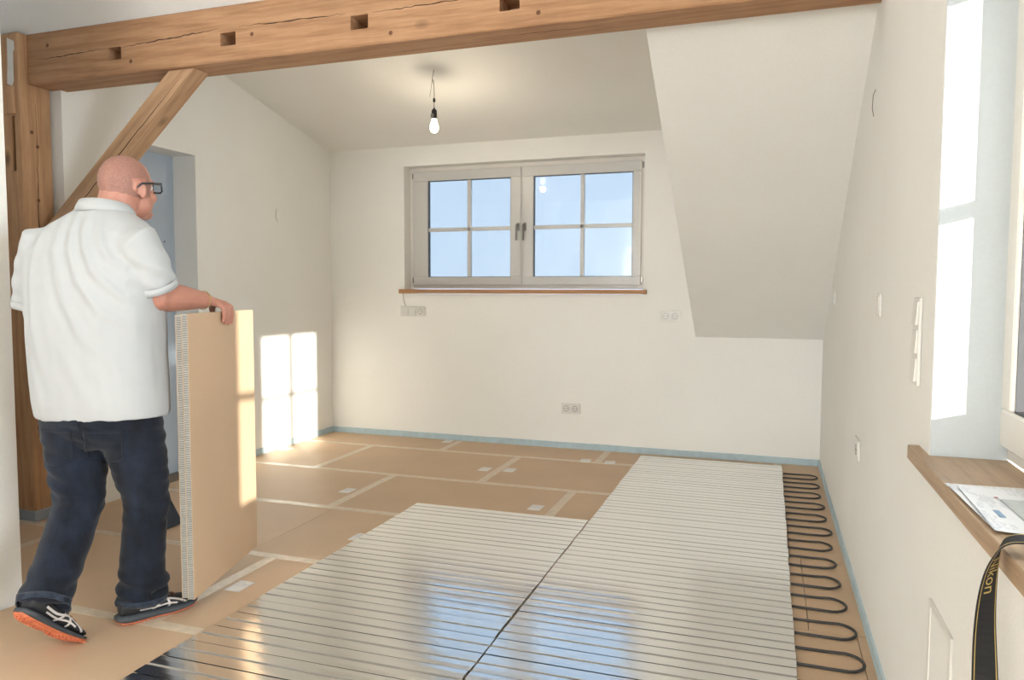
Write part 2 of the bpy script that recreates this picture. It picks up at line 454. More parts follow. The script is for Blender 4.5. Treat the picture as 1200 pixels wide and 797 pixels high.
# floor: slab plus taped boards
floor = boxo('floor', -4.0, 0.6, -6.1, 5.95, -0.06, -0.0155, M['subfloor'])
struct(floor, 'floor laid with brown corrugated boards and taped joints', 'floor')
rowsY = [5.675, 5.26, 4.45, 3.648, 2.874, 2.13, 1.35, 0.57, -0.22, -1.0, -1.8, -2.55]
first = [-2.38, -2.97, -2.347, -2.30, -2.14, -2.75, -2.2, -2.8, -2.3, -2.9, -2.4]
strips = []
for i in range(len(rowsY)-1):
    y1, y0 = rowsY[i], rowsY[i+1]
    xs = sorted([first[i] + 1.232*k for k in range(-2, 4)])
    xmin = -3.79 if y0 < 3 else XL
    if y1 < 2.2: xmin = -2.76
    xs = [xmin] + [x for x in xs if xmin+0.03 < x < XR-0.03] + [XR]
    for a, b in zip(xs, xs[1:]):
        boxo('board', a+0.0012, b-0.0012, y0+0.0012, y1-0.0012, -0.015, 0.0, M['board'], floor, 0.0012)
    strips.append((y0, y1, xs))
def tape(x0, x1, y0, y1, z=0.0007):
    """thin tape with slightly wavy edges"""
    n = max(2, int(max(x1-x0, y1-y0)/0.12)); v = []; f = []
    along_x = (x1-x0) > (y1-y0)
    for k in range(n+1):
        t = k/n; j1, j2 = random.uniform(-.0015, .0015), random.uniform(-.0015, .0015)
        if along_x: v += [(x0+(x1-x0)*t, y0+j1, z), (x0+(x1-x0)*t, y1+j2, z)]
        else: v += [(x1+j1, y0+(y1-y0)*t, z), (x0+j2, y0+(y1-y0)*t, z)]
    nv = len(v); v += [(a, b, 0.0001) for a, b, c in v]
    for k in range(n):
        a = 2*k
        f.append((a, a+2, a+3, a+1)); f.append((nv+a, nv+a+1, nv+a+3, nv+a+2))
        f.append((a, nv+a, nv+a+2, a+2)); f.append((a+1, a+3, nv+a+3, nv+a+1))
    f += [(0, 1, nv+1, nv), (nv-2, 2*nv-2, 2*nv-1, nv-1)]
    link_mesh('tape', pyd(v, f), M['tape'], floor)
for i, (y0, y1, xs) in enumerate(strips[:6]):
    tape(xs[0]+0.01, -0.35, y0-0.025, y0+0.025, 0.0011)
    for j, x in enumerate(xs[1:-1]):
        if i == 3 or (x > 0 and i > 0): continue
        tape(x-0.027, x+0.027, y0+0.02, min(y1-0.02, 5.655), 0.0007)
for (x, y) in [(-2.43, 3.99), (-1.835, 4.80), (-1.664, 4.83), (-1.23, 4.025), (-1.24, 5.29), (-1.06, 5.29), (-2.055, 2.525), (-1.91, 3.24), (-3.53, 4.90), (-2.47, 5.60)]:
    MB().box(-0.037, 0.037, -0.054, 0.054, 0, 0.0006, mtx=Matrix.Translation((x, y, 0.0013)) @ Matrix.Rotation(random.uniform(-.06, .06), 4, 'Z')).build('label_sticker', M['sticker'], floor)

# blue foam edge strips along the walls
def foam_strip(name, x0, x1, y0, y1, label, along):
    n = 40; v = []; f = []
    h = 0.047
    for k in range(n+1):
        t = k/n
        j = noise.noise(Vector((t*11, x0*3+y0, 0)))*0.0035
        if along == 'x':
            x = x0+(x1-x0)*t; v += [(x, y0+j, 0), (x, y1, 0), (x, y1, h+j), (x, y0+j, h+j*0.6)]
        else:
            y = y0+(y1-y0)*t; v += [(x0+j, y, 0), (x1+j, y, 0), (x1+j, y, h+j), (x0+j, y, h+j*0.6)]
    for k in range(n):
        a = 4*k
        for q in range(4): f.append((a+q, a+(q+1) % 4, a+4+(q+1) % 4, a+4+q))
    f += [(0, 1, 2, 3), (4*n, 4*n+3, 4*n+2, 4*n+1)]
    o = link_mesh(name, pyd(v, f), M['foam'])
    return struct(o, label, 'edge strip')
foam_strip('baseboard_back', XL+0.002, XR-0.001, YB-0.010, YB-0.001, 'pale blue foam edge strip along the back wall', 'x')
foam_strip('baseboard_left', XL+0.001, XL+0.010, DY1+0.01, YB-0.012, 'pale blue foam edge strip under the sun patch on the left wall', 'y')
foam_strip('baseboard_right', XR-0.010, XR-0.001, -0.5, YB-0.012, 'pale blue foam edge strip along the right wall by the pipe loops', 'y')

# doorway panel
door = MB().box(-3.835, -3.785, DY0-0.05, DY1+0.05, 0.0, DZ+0.05).build('door_1', M['door'])
struct(door, 'grey-blue panel closing the doorway in the left wall', 'door')
for (y, z) in [(3.62, 2.06), (3.60, 1.97), (3.98, 1.55), (3.85, 1.2), (3.98, 1.0), (3.5, 2.04)]:
    MB().lathe((-3.785, y, z), [(0.006, 0), (0.006, 0.001), (0, 0.0015)], 10, (1, 0, 0)).build('screw_head', M['dark_hole'], door)

# ------------------------------------------------------------------ windows
def sash_window(name, label, fmap, W, H, frame_t, sash_specs, mull, handles=True):
    """fmap(u, d, z) -> world; u along the wall, d depth towards outside, z up; sash_specs: (u0, u1)"""
    root = None
    def B(nm, u0, u1, d0, d1, z0, z1, mat, parent, bev=0.003):
        m = MB().box(u0, u1, d0, d1, z0, z1, bev)
        for v in m.bm.verts: v.co = Vector(fmap(*v.co))
        return m.build(nm, mat, parent)
    (u0, u1), (z0, z1) = W, H
    root = empty(name, fmap((u0+u1)/2, 0.03, z0)); struct(root, label, 'window')
    for nm, a in (('frame_rail', (u0, u1, 0, .07, z0, z0+frame_t)), ('frame_rail', (u0, u1, 0, .07, z1-frame_t, z1)),
                  ('frame_stile', (u0, u0+frame_t, 0, .07, z0+frame_t, z1-frame_t)), ('frame_stile', (u1-frame_t, u1, 0, .07, z0+frame_t, z1-frame_t)),
                  ('mullion', (mull-.028, mull+.028, 0.002, .07, z0+frame_t, z1-frame_t))):
        B(nm, *a, M['frame'], root)
    for k, (a, b, ga, gb, gz0, gz1, mu, mz) in enumerate(sash_specs):
        s = empty('sash', fmap((a+b)/2, 0, z0)); s.parent = root; s.location = wloc(s)-wloc(root)
        sz0, sz1 = z0+0.030, z1-0.030
        for args in ((a, b, -.016, .045, sz0, gz0), (a, b, -.016, .045, gz1, sz1), (a, ga, -.016, .045, gz0, gz1), (gb, b, -.016, .045, gz0, gz1)):
            B('sash_rail', *args, M['frame'], s, 0.005)
        for args in ((ga-.001, ga+.004, -.006, .03, gz0, gz1), (gb-.004, gb+.001, -.006, .03, gz0, gz1), (ga, gb, -.006, .03, gz0-.001, gz0+.004), (ga, gb, -.006, .03, gz1-.004, gz1+.001)):
            B('gasket', *args, M['gasket'], s, 0)
        B('muntin', mu-.015, mu+.015, -.004, .034, gz0, gz1, M['frame'], s, 0.003)
        B('muntin', ga, gb, -.004, .034, mz-.015, mz+.015, M['frame'], s, 0.003)
        for (pa, pb) in ((ga, mu), (mu, gb)):
            for (qa, qb) in ((gz0, mz), (mz, gz1)):
                B('pane', pa, pb, .013, .017, qa, qb, M['glass'], s, 0)
        if handles:
            hu = (b-.020) if k == 0 else (a+.020)
            hz = (gz0+gz1)/2
            m = MB().box(hu-.011, hu+.011, -.028, -.014, hz-.033, hz+.033, .004, 2)
            m.tube([(hu, -.03, hz+.012), (hu, -.055, hz+.012), (hu, -.062, hz-.01), (hu-.004, -.058, hz-.11)], [.010, .010, .010, .0075], 10)
            for v in m.bm.verts: v.co = Vector(fmap(*v.co))
            m.build('handle', M['handle'], s, True)
            for zz in (sz0+.02, sz1-.06):
                hu2 = a-.006 if k == 0 else b+.006
                B('hinge', hu2-.006, hu2+.006, -.012, .01, zz, zz+.045, M['handle'], s, .002)
    return root

YW = YB + 0.115   # front of the back window's frame
g0, g1 = 1.385, 2.135
win1 = sash_window('window_1', 'white wooden double window with muntins in the back wall', lambda u, d, z: (u, YW+d, z),
    (WX0, WX1), (1.25, WZ1), 0.05,
    [(WX0+.035, -1.905, -2.725, -1.992, 1.348, 2.148, -2.358, 1.742), (-1.888, WX1-.035, -1.80, -1.005, 1.348, 2.148, -1.402, 1.742)], -1.8965)
# inner window sill of the back window
setp(boxo('window_sill', -2.934, -0.872, YB-0.032, YW+0.01, 1.212, 1.246, M['sill_back'], bevel=0.003), 'narrow brown wooden sill under the back window', 'window sill')
# plastic sheet hung over the back window
nU, nZ = 60, 30; v = []; f = []
for j in range(nZ+1):
    for i in range(nU+1):
        u = WX0+0.06+(WX1-WX0-0.10)*i/nU; z = 1.262+(2.215-1.262)*j/nZ
        n1 = noise.noise(Vector((u*2.2+z*1.6, z*0.8, 3)))*0.010 + noise.noise(Vector((u*7+z*6, z*2.5, 9)))*0.004
        v.append((u, YW-0.078+n1, z))
for j in range(nZ):
    for i in range(nU):
        a = j*(nU+1)+i; f.append((a, a+1, a+nU+2, a+nU+1))
film = link_mesh('plastic_sheet', pyd(v, f), M['film'], smooth=True)
setp(film, 'clear creased plastic sheet hung over the back window', 'plastic sheet')

XW = XR + 0.155   # inner face of the right window's frame
win2 = sash_window('window_2', 'white window in the right wall, its frame just showing at the picture edge', lambda u, d, z: (XW+d, u, z),
    (RY0-.06, RY1+.06), (0.85, RZ1+.06), 0.05,
    [(RY0-.02, 1.00, 0.283, 0.93, 0.965, 1.915, 0.60, 1.44), (1.016, RY1+.03, 1.09, 1.889, 0.965, 1.915, 1.462, 1.44)], 1.008, handles=False)

# oak sill of the right window
sill = boxo('window_sill', XR-0.026, XW+0.005, 0.05, 2.085, 0.812, 0.847, M['oak_sill'], bevel=0.002)
setp(sill, 'oak window sill on the right wall carrying papers and a camera strap', 'window sill')

# ------------------------------------------------------------------ timber frame
beam_me = MB().box(-3.668, XR+0.04, 2.947, 3.13, 2.291, 2.545, 0.006).mesh()
cut = MB()
for x in (-3.082, -2.403, -1.712, -1.022, -0.33):
    cut.box(x-0.043, x+0.043, 2.90, 3.09, 2.362, 2.422)
beam_me = boolean_cut(beam_me, cut)
beam = link_mesh('timber_beam', beam_me, M['beam'])
setp(beam, 'long exposed pine ceiling beam with square mortise holes', 'beam')
def crack(path, width, nrm, parent):
    """thin jagged sliver lying 0.4 mm proud of a face"""
    nrm = Vector(nrm); v = []; f = []
    for i, p in enumerate(path):
        p = Vector(p); t = (Vector(path[min(i+1, len(path)-1)]) - Vector(path[max(i-1, 0)])).normalized()
        s = nrm.cross(t) * width*0.5*(0.15 + math.sin(math.pi*i/(len(path)-1)))*random.uniform(.6, 1.2)
        for o in (0.0004, -0.004): v += [p+s+nrm*o, p-s+nrm*o]
    for i in range(len(path)-1):
        a, b = 4*i, 4*i+4
        f += [(a, b, b+1, a+1), (a+2, a+3, b+3, b+2), (a, a+2, b+2, b), (a+1, b+1, b+3, a+3)]
    f += [(0, 1, 3, 2), (len(v)-4, len(v)-2, len(v)-1, len(v)-3)]
    link_mesh('crack', pyd(v, f), M['crack'], parent)
def wob(x0, x1, fn, n=26): return [fn(x0+(x1-x0)*k/n, random.uniform(-1, 1)) for k in range(n+1)]
crack(wob(-3.60, -3.13, lambda x, r: (x, 2.947, 2.408+(x+3.6)*.03+r*.0025)), .004, (0, -1, 0), beam)
crack(wob(-3.03, -2.45, lambda x, r: (x, 2.947, 2.418+(x+3.0)*.045+r*.003)), .005, (0, -1, 0), beam)
crack(wob(-2.34, -1.78, lambda x, r: (x, 2.947, 2.440-(x+2.3)*.01+r*.003)), .0045, (0, -1, 0), beam)
crack(wob(-1.65, -1.05, lambda x, r: (x, 2.947, 2.425+(x+1.6)*.02+r*.003)), .004, (0, -1, 0), beam)
crack(wob(-1.22, -0.66, lambda x, r: (x, 3.03+r*.003, 2.291)), .003, (0, 0, -1), beam)
for p in ((-2.98, 2.345), (-3.52, 2.475), (-2.27, 2.40), (-1.56, 2.33), (-0.9, 2.34)):
    MB().lathe((p[0], 2.9475, p[1]), [(0.011, 0), (0.011, 0.0004), (0.006, 0.0008), (0, 0.0008)], 12, (0, -1, 0)).build('knot', M['knot'], beam)

post_me = MB().box(-3.798, -3.665, 2.90, 3.077, 0.0, 2.545, 0.006).mesh()
post_me = boolean_cut(post_me, MB().box(-3.738, -3.706, 2.85, 2.97, 1.845, 2.125))
post = link_mesh('timber_post', post_me, M['post'])
setp(post, 'upright exposed pine post at the left carrying the beam', 'post')
boxo('tenon_block', -3.80, -3.695, 2.887, 2.902, 2.135, 2.275, M['post'], post, 0.003)
crack(wob(0.25, 2.2, lambda z, r: (-3.665, 2.975-.012*math.sin(z*2.3)+r*.003, z), 40), .006, (1, 0, 0), post)
crack(wob(0.15, 0.8, lambda z, r: (-3.665, 3.03+r*.002, z)), .004, (1, 0, 0), post)
for yy, zz in ((2.99, 1.98), (2.96, 2.05), (2.985, 1.70), (3.0, 1.3), (2.96, .95), (3.01, .62)):
    MB().lathe((-3.665, yy, zz), [(0.010, 0), (0.010, 0.0004), (0, 0.0007)], 12, (1, 0, 0)).build('knot', M['knot'], post)
boxo('foot_strip', -3.797, -3.655, 2.890, 3.085, 0.0, 0.055, M['foam_grey'], post, 0.003)

# brace between post and beam
bd = Vector((0.75, 0, 0.655)).normalized(); bn = Vector((-bd.z, 0, bd.x))
base = Vector((-3.665, 0, 1.385)); L_ = (2.291-1.385)/bd.z + 0.10
mb = MB()
rot = Matrix(((bd.x, 0, bn.x, 0), (0, 1, 0, 0), (bd.z, 0, bn.z, 0), (0, 0, 0, 1)))
th_ = 0.098
def lz(x, o): return 1.385 + o/bd.x + (x-base.x)*bd.z/bd.x          # height of the brace's lower (o=0) or upper edge
def lx(z, o): return base.x + (z-1.385-o/bd.x)*bd.x/bd.z
quad = [(base.x+.001, lz(base.x+.001, 0)), (lx(2.290, 0), 2.290), (lx(2.290, th_), 2.290), (base.x+.001, lz(base.x+.001, th_))]
loc_q = [((x-base.x)*bd.x+(z-base.z)*bd.z, (x-base.x)*bn.x+(z-base.z)*bn.z) for x, z in quad]
mbr = MB().prism(loc_q, 1, 2.975, 3.085)
bmesh.ops.bevel(mbr.bm, geom=list(mbr.bm.edges), offset=.003, segments=1, affect='EDGES')
me = mbr.mesh()
brace = bpy.data.objects.new('timber_brace', me); me.materials.append(M['brace']); COL.objects.link(brace)
me.transform(Matrix.Translation((0, -3.03, 0)))
brace.matrix_world = Matrix.Translation((base.x, 3.03, base.z)) @ rot; WORLD_LOC[brace] = Vector((0, 0, 0))
setp(brace, 'diagonal pine brace running from the post up to the beam', 'brace')
ck = []
for k in range(31):
    t = 0.1+1.2*k/30; ck.append((t, random.uniform(-.002, .002)))
v = []; f = []
for i, (t, r) in enumerate(ck):
    wd = .0022*(0.2+math.sin(math.pi*i/30))
    v += [(t, -0.0553, .022+r+wd), (t, -0.0553, .022+r-wd), (t, -0.051, .022+r+wd), (t, -0.051, .022+r-wd)]
for i in range(30):
    a, b = 4*i, 4*i+4
    f += [(a, b, b+1, a+1), (a+2, a+3, b+3, b+2), (a, a+2, b+2, b), (a+1, b+1, b+3, a+3)]
cme = pyd(v, f); cme.materials.append(M['crack']); co = bpy.data.objects.new('crack', cme); COL.objects.link(co); co.parent = brace
# paper tape stuck where beam and post meet
mb = MB()
pts = [(-3.735, 2.52), (-3.690, 2.50), (-3.688, 2.455), (-3.697, 2.45), (-3.70, 2.30), (-3.712, 2.275), (-3.745, 2.29), (-3.738, 2.38)]
mb.prism(pts, 1, 2.8965, 2.8985)
setp(mb.build('masking_tape', M['paper_tape']), 'torn strip of white tape on the joint of post and beam', 'tape')

# ------------------------------------------------------------------ aluminium plates and heating pipe
PITCH, Y0 = 0.12, 2.28
def plate_mesh(length, name):
    h, gd = 0.0185, 0.0058
    prof = [(-.0580, 0.0012), (-.0580, h-.0002), (-.035, h+.0002), (-.0064, h), (-.0062, h-gd), (.0062, h-gd), (.0064, h), (.035, h+.0002), (.0580, h-.0002), (.0580, 0.0012)]
    inner = [(-.0573, .0012), (-.0573, h-.0018), (-.0075, h-.0008), (-.0069, h-gd-.0007), (.0069, h-gd-.0007), (.0075, h-.0008), (.0573, h-.0018), (.0573, .0012)]
    pts = prof + inner[::-1]
    v = [(-length/2, p[0], p[1]) for p in pts] + [(length/2, p[0], p[1]) for p in pts]
    n = len(pts)
    f = [(i, (i+1) % n, n+(i+1) % n, n+i) for i in range(n)]
    # end caps: strips between outer and inner profile
    me = bpy.data.meshes.new(name)
    bm = bmesh.new(); V = [bm.verts.new(q) for q in v]
    for q in f: bm.faces.new([V[i] for i in q])
    for off in (0, n): bm.faces.new([V[off+i] for i in range(n)])
    bmesh.ops.recalc_face_normals(bm, faces=bm.faces); bmesh.ops.triangulate(bm, faces=[q for q in bm.faces if len(q.verts) > 4])
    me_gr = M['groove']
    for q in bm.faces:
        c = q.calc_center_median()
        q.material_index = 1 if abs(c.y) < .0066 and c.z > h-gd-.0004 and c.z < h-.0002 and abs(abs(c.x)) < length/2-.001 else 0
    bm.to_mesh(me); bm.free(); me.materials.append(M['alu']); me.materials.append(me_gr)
    return me
plate_l, plate_r = plate_mesh(1.001, 'plate_short'), plate_mesh(0.983, 'plate_long')
def add_plate(me, xc, yc, label, group):
    o = bpy.data.objects.new('aluminium_plate', me); COL.objects.link(o)
    o.location = (xc+random.uniform(-.0022, .0022), yc+random.uniform(-.0006, .0006), random.uniform(0, .0006))
    o.rotation_euler = (random.uniform(-.006, .006), random.uniform(-.0006, .0006), random.uniform(-.0012, .0012))
    setp(o, label, 'metal plate', group)
ORD = ['farthest', 'second', 'third', 'fourth', 'fifth', 'sixth', 'seventh', 'eighth', 'ninth', 'tenth', 'eleventh', 'twelfth', 'thirteenth', 'fourteenth', 'fifteenth', 'sixteenth', 'seventeenth', 'eighteenth', 'nineteenth']
ORD += ['twentieth'] + ['twenty-'+w for w in ('first', 'second', 'third', 'fourth', 'fifth', 'sixth', 'seventh', 'eighth', 'ninth')] + ['thirtieth', 'thirty-first', 'thirty-second']
def plate_label(i, field, edge):
    if i == 0: return 'farthest aluminium plate of the %s, %s' % (field, edge)
    return '%s aluminium plate counted from the far edge of the %s' % (ORD[i], field)
for k in range(12, -6, -1):
    add_plate(plate_l, -1.381, Y0+PITCH*(k+.5), plate_label(12-k, 'shorter left plate field', 'bordering bare boards'), 'aluminium plates of the left field')
for k in range(26, -5, -1):
    add_plate(plate_r, -0.382, Y0+PITCH*(k+.5), plate_label(26-k, 'long right plate field', 'nearest the back wall'), 'aluminium plates of the right field')

# one continuous pipe snaking under the right field, loops showing by the wall
path = []; zc = 0.0062
ks = list(range(-4, 26)); side = 1
for idx in range(0, len(ks), 2):
    ya, yb_ = Y0+PITCH*(ks[idx]+.5), Y0+PITCH*(ks[idx+1]+.5)
    ym = (ya+yb_)/2; jit = random.uniform(-.012, .010); ext = 0.318+jit
    path += [(-0.70, ya, zc), (-0.4, ya, zc), (0.0, ya, zc), (0.10, ya, zc)]
    R = 0.062+random.uniform(-.002, .003); cx = ext-R
    path += [(0.16, ya-.001, zc), (0.21, ya-.003, zc)]
    for a in range(-80, 81, 16):
        t = math.radians(a); path.append((cx+R*1.0*math.cos(t), ym+(R+.004)*math.sin(t), zc+.001))
    path += [(0.21, yb_+.002, zc), (0.16, yb_+.001, zc), (0.10, yb_, zc), (0.0, yb_, zc), (-0.4, yb_, zc), (-0.70, yb_, zc)]
    if idx+2 < len(ks):
        yn = Y0+PITCH*(ks[idx+2]+.5)
        for a in range(20, 161, 20):
            t = math.radians(a); path.append((-0.70-0.06*math.sin(t), (yb_+yn)/2-0.06*math.cos(t), zc))
setp(MB().tube(path, 0.0053, 8).build('heating_pipe', M['pipe'], smooth=True), 'thin black heating pipe bent into loops along the right wall', 'pipe')

# ------------------------------------------------------------------ bulb on its wire
bx, by = -2.10, 4.56; cz = 2.42+.224*(YB-by)
bulb = empty('light_bulb', (bx, by, 2.26), 'glowing bare bulb hanging on a wire from the ceiling', 'light bulb')
me_b, Nn, Ll, bb = newmat('bulb_glow')
bb.inputs['Emission Color'].default_value = (1.0, 0.86, 0.62, 1); bb.inputs['Emission Strength'].default_value = 6.0; bb.inputs['Base Color'].default_value = (1, 1, 1, 1)
zb = 2.262
MB().lathe((bx, by, zb), [(0, 0), (.012, .003), (.0225, .012), (.0285, .030), (.027, .048), (.020, .068), (.0165, .085), (.0165, .090)], 24).build('bulb_glass', me_b, bulb, True)
MB().lathe((bx, by, zb+.090), [(0, 0), (.0175, 0), (.0175, .050), (.014, .060), (.005, .066), (.004, .074), (0, .074)], 20).build('lamp_holder', M['black'], bulb, True)
boxo('holder_label', bx-.017, bx+.004, by-.0185, by-.0165, zb+.098, zb+.122, M['grey_plastic'], bulb)
wz = zb+.16
mw = MB().tube([(bx, by, wz), (bx, by, wz+.05), (bx+.001, by, wz+.075)], .0022, 6)
mw.tube([(bx+.001, by, wz+.07), (bx-.003, by, wz+.17), (bx-.013, by, cz-.06), (bx-.004, by+.005, cz-.004)], .0017, 6)
mw.tube([(bx+.003, by, wz+.07), (bx-.001, by, wz+.15), (bx-.014, by, cz-.065)], .0014, 6)
mw.tube([(bx-.013, by, cz-.06), (bx-.022, by, cz-.12), (bx-.030, by-.003, cz-.175)], .0014, 6)
mw.build('wire', M['wire'], bulb, True)
MB().lathe((bx, by, wz+.035), [(0, 0), (.007, .004), (.0085, .016), (.006, .028), (0, .030)], 12).build('connector', M['black'], bulb, True)
ld = bpy.data.lights.new('bulb_light', 'POINT'); lo = bpy.data.objects.new('bulb_light', ld); COL.objects.link(lo)
ld.energy = 3.8; ld.color = (1.0, 0.86, 0.66); ld.shadow_soft_size = 0.03
lo.parent = bulb; lo.location = (0, 0, -0.04)

# ------------------------------------------------------------------ switches and sockets
def plate_unit(name, loc, kinds, vertical, label, cat, face, parts_prefix=''):
    """face: 'back' (normal -Y) or 'right' (normal -X). kinds: list of 's' socket, 'k' rocker, 'b' blank"""
    root = empty(name, loc, label, cat)
    def T(u, d, z):
        if face == 'back': return Vector((loc[0]+u, loc[1]-d, loc[2]+z))
        return Vector((loc[0]-d, loc[1]-u, loc[2]+z))
    def part(nm, m, mat, par, sm=False):
        for v in m.bm.verts: v.co = T(*v.co)
        return m.build(nm, mat, par, sm)
    n = len(kinds); S = 0.071
    W = S*(1 if vertical else n)+.010; H = S*(n if vertical else 1)+.010
    part('cover_frame', MB().box(-W/2, W/2, 0.0005, .009, -H/2, H/2, .003, 2), M['white_plastic'], root)
    for i, k in enumerate(kinds):
        o = (i-(n-1)/2)*S
        cu, cz_ = (0, -o) if vertical else (o, 0)
        if k == 's':
            ins = part('socket_insert', MB().box(cu-.029, cu+.029, .008, .0125, cz_-.029, cz_+.029, .003, 2), M['white_plastic'], root)
            m = MB().lathe((cu, .0126, cz_), [(.0225, 0), (.0225, .0012), (.0200, .0012), (.0195, -.003), (0, -.003)], 24, (0, 1, 0))
            part('socket_well', m, M['grey_plastic'], ins, True)
            for du in (-.0095, .0095):
                part('pin_hole', MB().lathe((cu+du, .0130, cz_), [(.0032, 0), (.0032, .0008), (0, .0008)], 10, (0, 1, 0)), M['dark_hole'], ins)
            part('earth_clip', MB().box(cu-.003, cu+.003, .0126, .0140, cz_+.0165, cz_+.0205), M['handle'], ins)
            part('earth_clip', MB().box(cu-.003, cu+.003, .0126, .0140, cz_-.0205, cz_-.0165), M['handle'], ins)
        elif k == 'k':
            part('rocker', MB().poly([(cu-.029, .008, cz_-.029), (cu+.029, .008, cz_-.029), (cu+.029, .008, cz_+.029), (cu-.029, .008, cz_+.029),
                                     (cu-.029, .0150, cz_-.029), (cu+.029, .0150, cz_-.029), (cu+.029, .0115, cz_+.029), (cu-.029, .0115, cz_+.029)],
                                    [(0, 3, 2, 1), (4, 5, 6, 7), (0, 1, 5, 4), (1, 2, 6, 5), (2, 3, 7, 6), (3, 0, 4, 7)]), M['white_plastic'], root)
        else:
            part('blank_cover', MB().box(cu-.031, cu+.031, .008, .0125, cz_-.031, cz_+.031, .002), M['white_plastic'], root)
    return root
plate_unit('switch_socket_strip', (-2.815, YB, 1.062), ['k', 'k', 's'], False, 'triple wall plate of two switches and a socket under the back sill', 'wall socket', 'back')
plate_unit('double_socket', (-0.695, YB, 1.050), ['s', 's'], False, 'white double wall socket beside the sloping roof plane', 'wall socket', 'back')
plate_unit('double_socket', (-1.452, YB, 0.316), ['s', 's'], False, 'white double wall socket low on the back wall', 'wall socket', 'back')
plate_unit('light_switch', (XR, 4.73, 1.193), ['k'], True, 'small single switch far along the right wall', 'light switch', 'right')
plate_unit('thermostat', (XR, 2.856, 1.184), ['b'], True, 'white square room thermostat on the right wall', 'thermostat', 'right')
plate_unit('triple_switch', (XR, 2.137, 1.103), ['k', 'k', 'k'], True, 'tall triple rocker switch beside the right window reveal', 'light switch', 'right')
plate_unit('double_socket', (XR, 3.366, 0.587), ['b', 's'], False, 'white double wall plate low on the right wall', 'wall socket', 'right')

# access cover low on the right wall
cov = empty('access_cover', (XR, 1.765, 0.2), 'white framed access cover low on the right wall', 'wall cover')
y0, y1, z0, z1 = 1.656, 1.872, 0.22, 0.540
m = MB(); t = .016
m.box(XR-.006, XR-.0002, y0, y0+t, z0, z1, .001).box(XR-.006, XR-.0002, y1-t, y1, z0, z1, .001).box(XR-.006, XR-.0002, y0+t, y1-t, z0, z0+t, .001).box(XR-.006, XR-.0002, y0+t, y1-t, z1-t, z1, .001)
m.build('cover_frame', M['white_plastic'], cov)
boxo('cover_panel', XR-.003, XR-.0002, y0+t, y1-t, z0+t, z1-t, M['wall_grey'], cov)

# loose wires on the walls
setp(MB().tube([(-2.905, YB-.004, 1.214), (-2.900, YB-.012, 1.17), (-2.890, YB-.010, 1.13), (-2.882, YB-.004, 1.105)], .0016, 6).build('loose_wire', M['wire'], smooth=True),
     'short brown wire dangling below the left end of the back sill', 'wire')
setp(MB().tube([(XR-.002, 3.17, 1.99), (XR-.010, 3.17, 1.97), (XR-.012, 3.168, 1.92), (XR-.006, 3.17, 1.89)], .0014, 6).build('loose_wire', M['wire'], smooth=True),
     'thin wire sticking out high on the right wall', 'wire')
setp(MB().tube([(XL+.002, 4.93, 1.86), (XL+.010, 4.905, 1.83), (XL+.010, 4.905, 1.79), (XL+.002, 4.935, 1.76)], .0013, 6).build('loose_wire', M['wire'], smooth=True),
     'thin curved wire on the left wall above the sun patch', 'wire')

# ------------------------------------------------------------------ papers and camera strap on the oak sill
zs = 0.8475
def sheet(x0, y0, w, h, rz, z, mat, label, name='paper_sheet', curl=0.0):
    n = 10; v = []; f = []
    for j in range(n+1):
        for i in range(n+1):
            u, t = i/n, j/n
            zz = z + curl*max(0, (.35-u))**2*6 + curl*0.4*math.sin(t*5+u*3)*.2
            p = Matrix.Rotation(rz, 3, 'Z') @ Vector((u*w, t*h, 0)); v.append((x0+p.x, y0+p.y, zz))
    for j in range(n):
        for i in range(n):
            a = j*(n+1)+i; f.append((a, a+1, a+n+2, a+n+1))
    me = apply_mods(pyd(v, f), [('SOLIDIFY', dict(thickness=.0004, offset=1.0))])
    o = link_mesh(name, me, mat, smooth=False)
    return setp(o, label, 'paper')
# sheets run from the sill's front edge (x 0.345) towards the window
sheet(0.352, 1.375, .155, .297, 0.05, zs+.0004, M['paper_b'], 'printed form at the bottom of the paper stack on the oak sill', curl=.002)
sheet(0.345, 1.350, .158, .297, 0.02, zs+.0016, M['paper_a'], 'white document in the middle of the paper stack on the oak sill', curl=.003)
top = sheet(0.344, 1.345, .160, .285, -0.03, zs+.0032, M['paper_a'], 'topmost white document with a grey block on the oak sill', curl=.004)
blk = boxo('print_block', .405, .495, 1.375, 1.56, zs+.0048, zs+.0050, plain('grey_print', (.50, .53, .53), .5, var=.12, nscale=90), top)
boxo('print_mark', .372, .382, 1.43, 1.475, zs+.0050, zs+.0052, plain('blue_print', (.25, .38, .55), .5, var=.3, nscale=120), top)
boxo('print_mark', .398, .404, 1.565, 1.572, zs+.0050, zs+.0052, plain('red_print', (.45, .08, .08), .5), top)

# strap ribbon
ctrl = [((.500, 1.205, .853), (0, 1, 0)), ((.430, 1.222, .862), (0, 1, .05)), ((.370, 1.240, .872), (0, 1, .1)), ((.336, 1.248, .866), (.20, 1, 0)), ((.322, 1.249, .840), (.50, .86, 0)),
        ((.314, 1.246, .800), (.72, .69, 0)), ((.310, 1.240, .740), (.85, .5, 0)), ((.311, 1.232, .660), (.95, .25, 0)), ((.314, 1.225, .560), (.98, 0, 0)), ((.318, 1.218, .440), (.98, -.15, 0)), ((.322, 1.210, .300), (.98, -.2, 0))]
def cat_(P, t):
    n = len(P)-1; i = min(int(t*n), n-1); u = t*n-i
    p0, p1, p2, p3 = P[max(i-1, 0)], P[i], P[i+1], P[min(i+2, n)]
    return 0.5*((2*p1)+(p2-p0)*u+(2*p0-5*p1+4*p2-p3)*u*u+(3*p1-p0-3*p2+p3)*u**3)
CP = [Vector(a) for a, b in ctrl]; CW = [Vector(b).normalized() for a, b in ctrl]
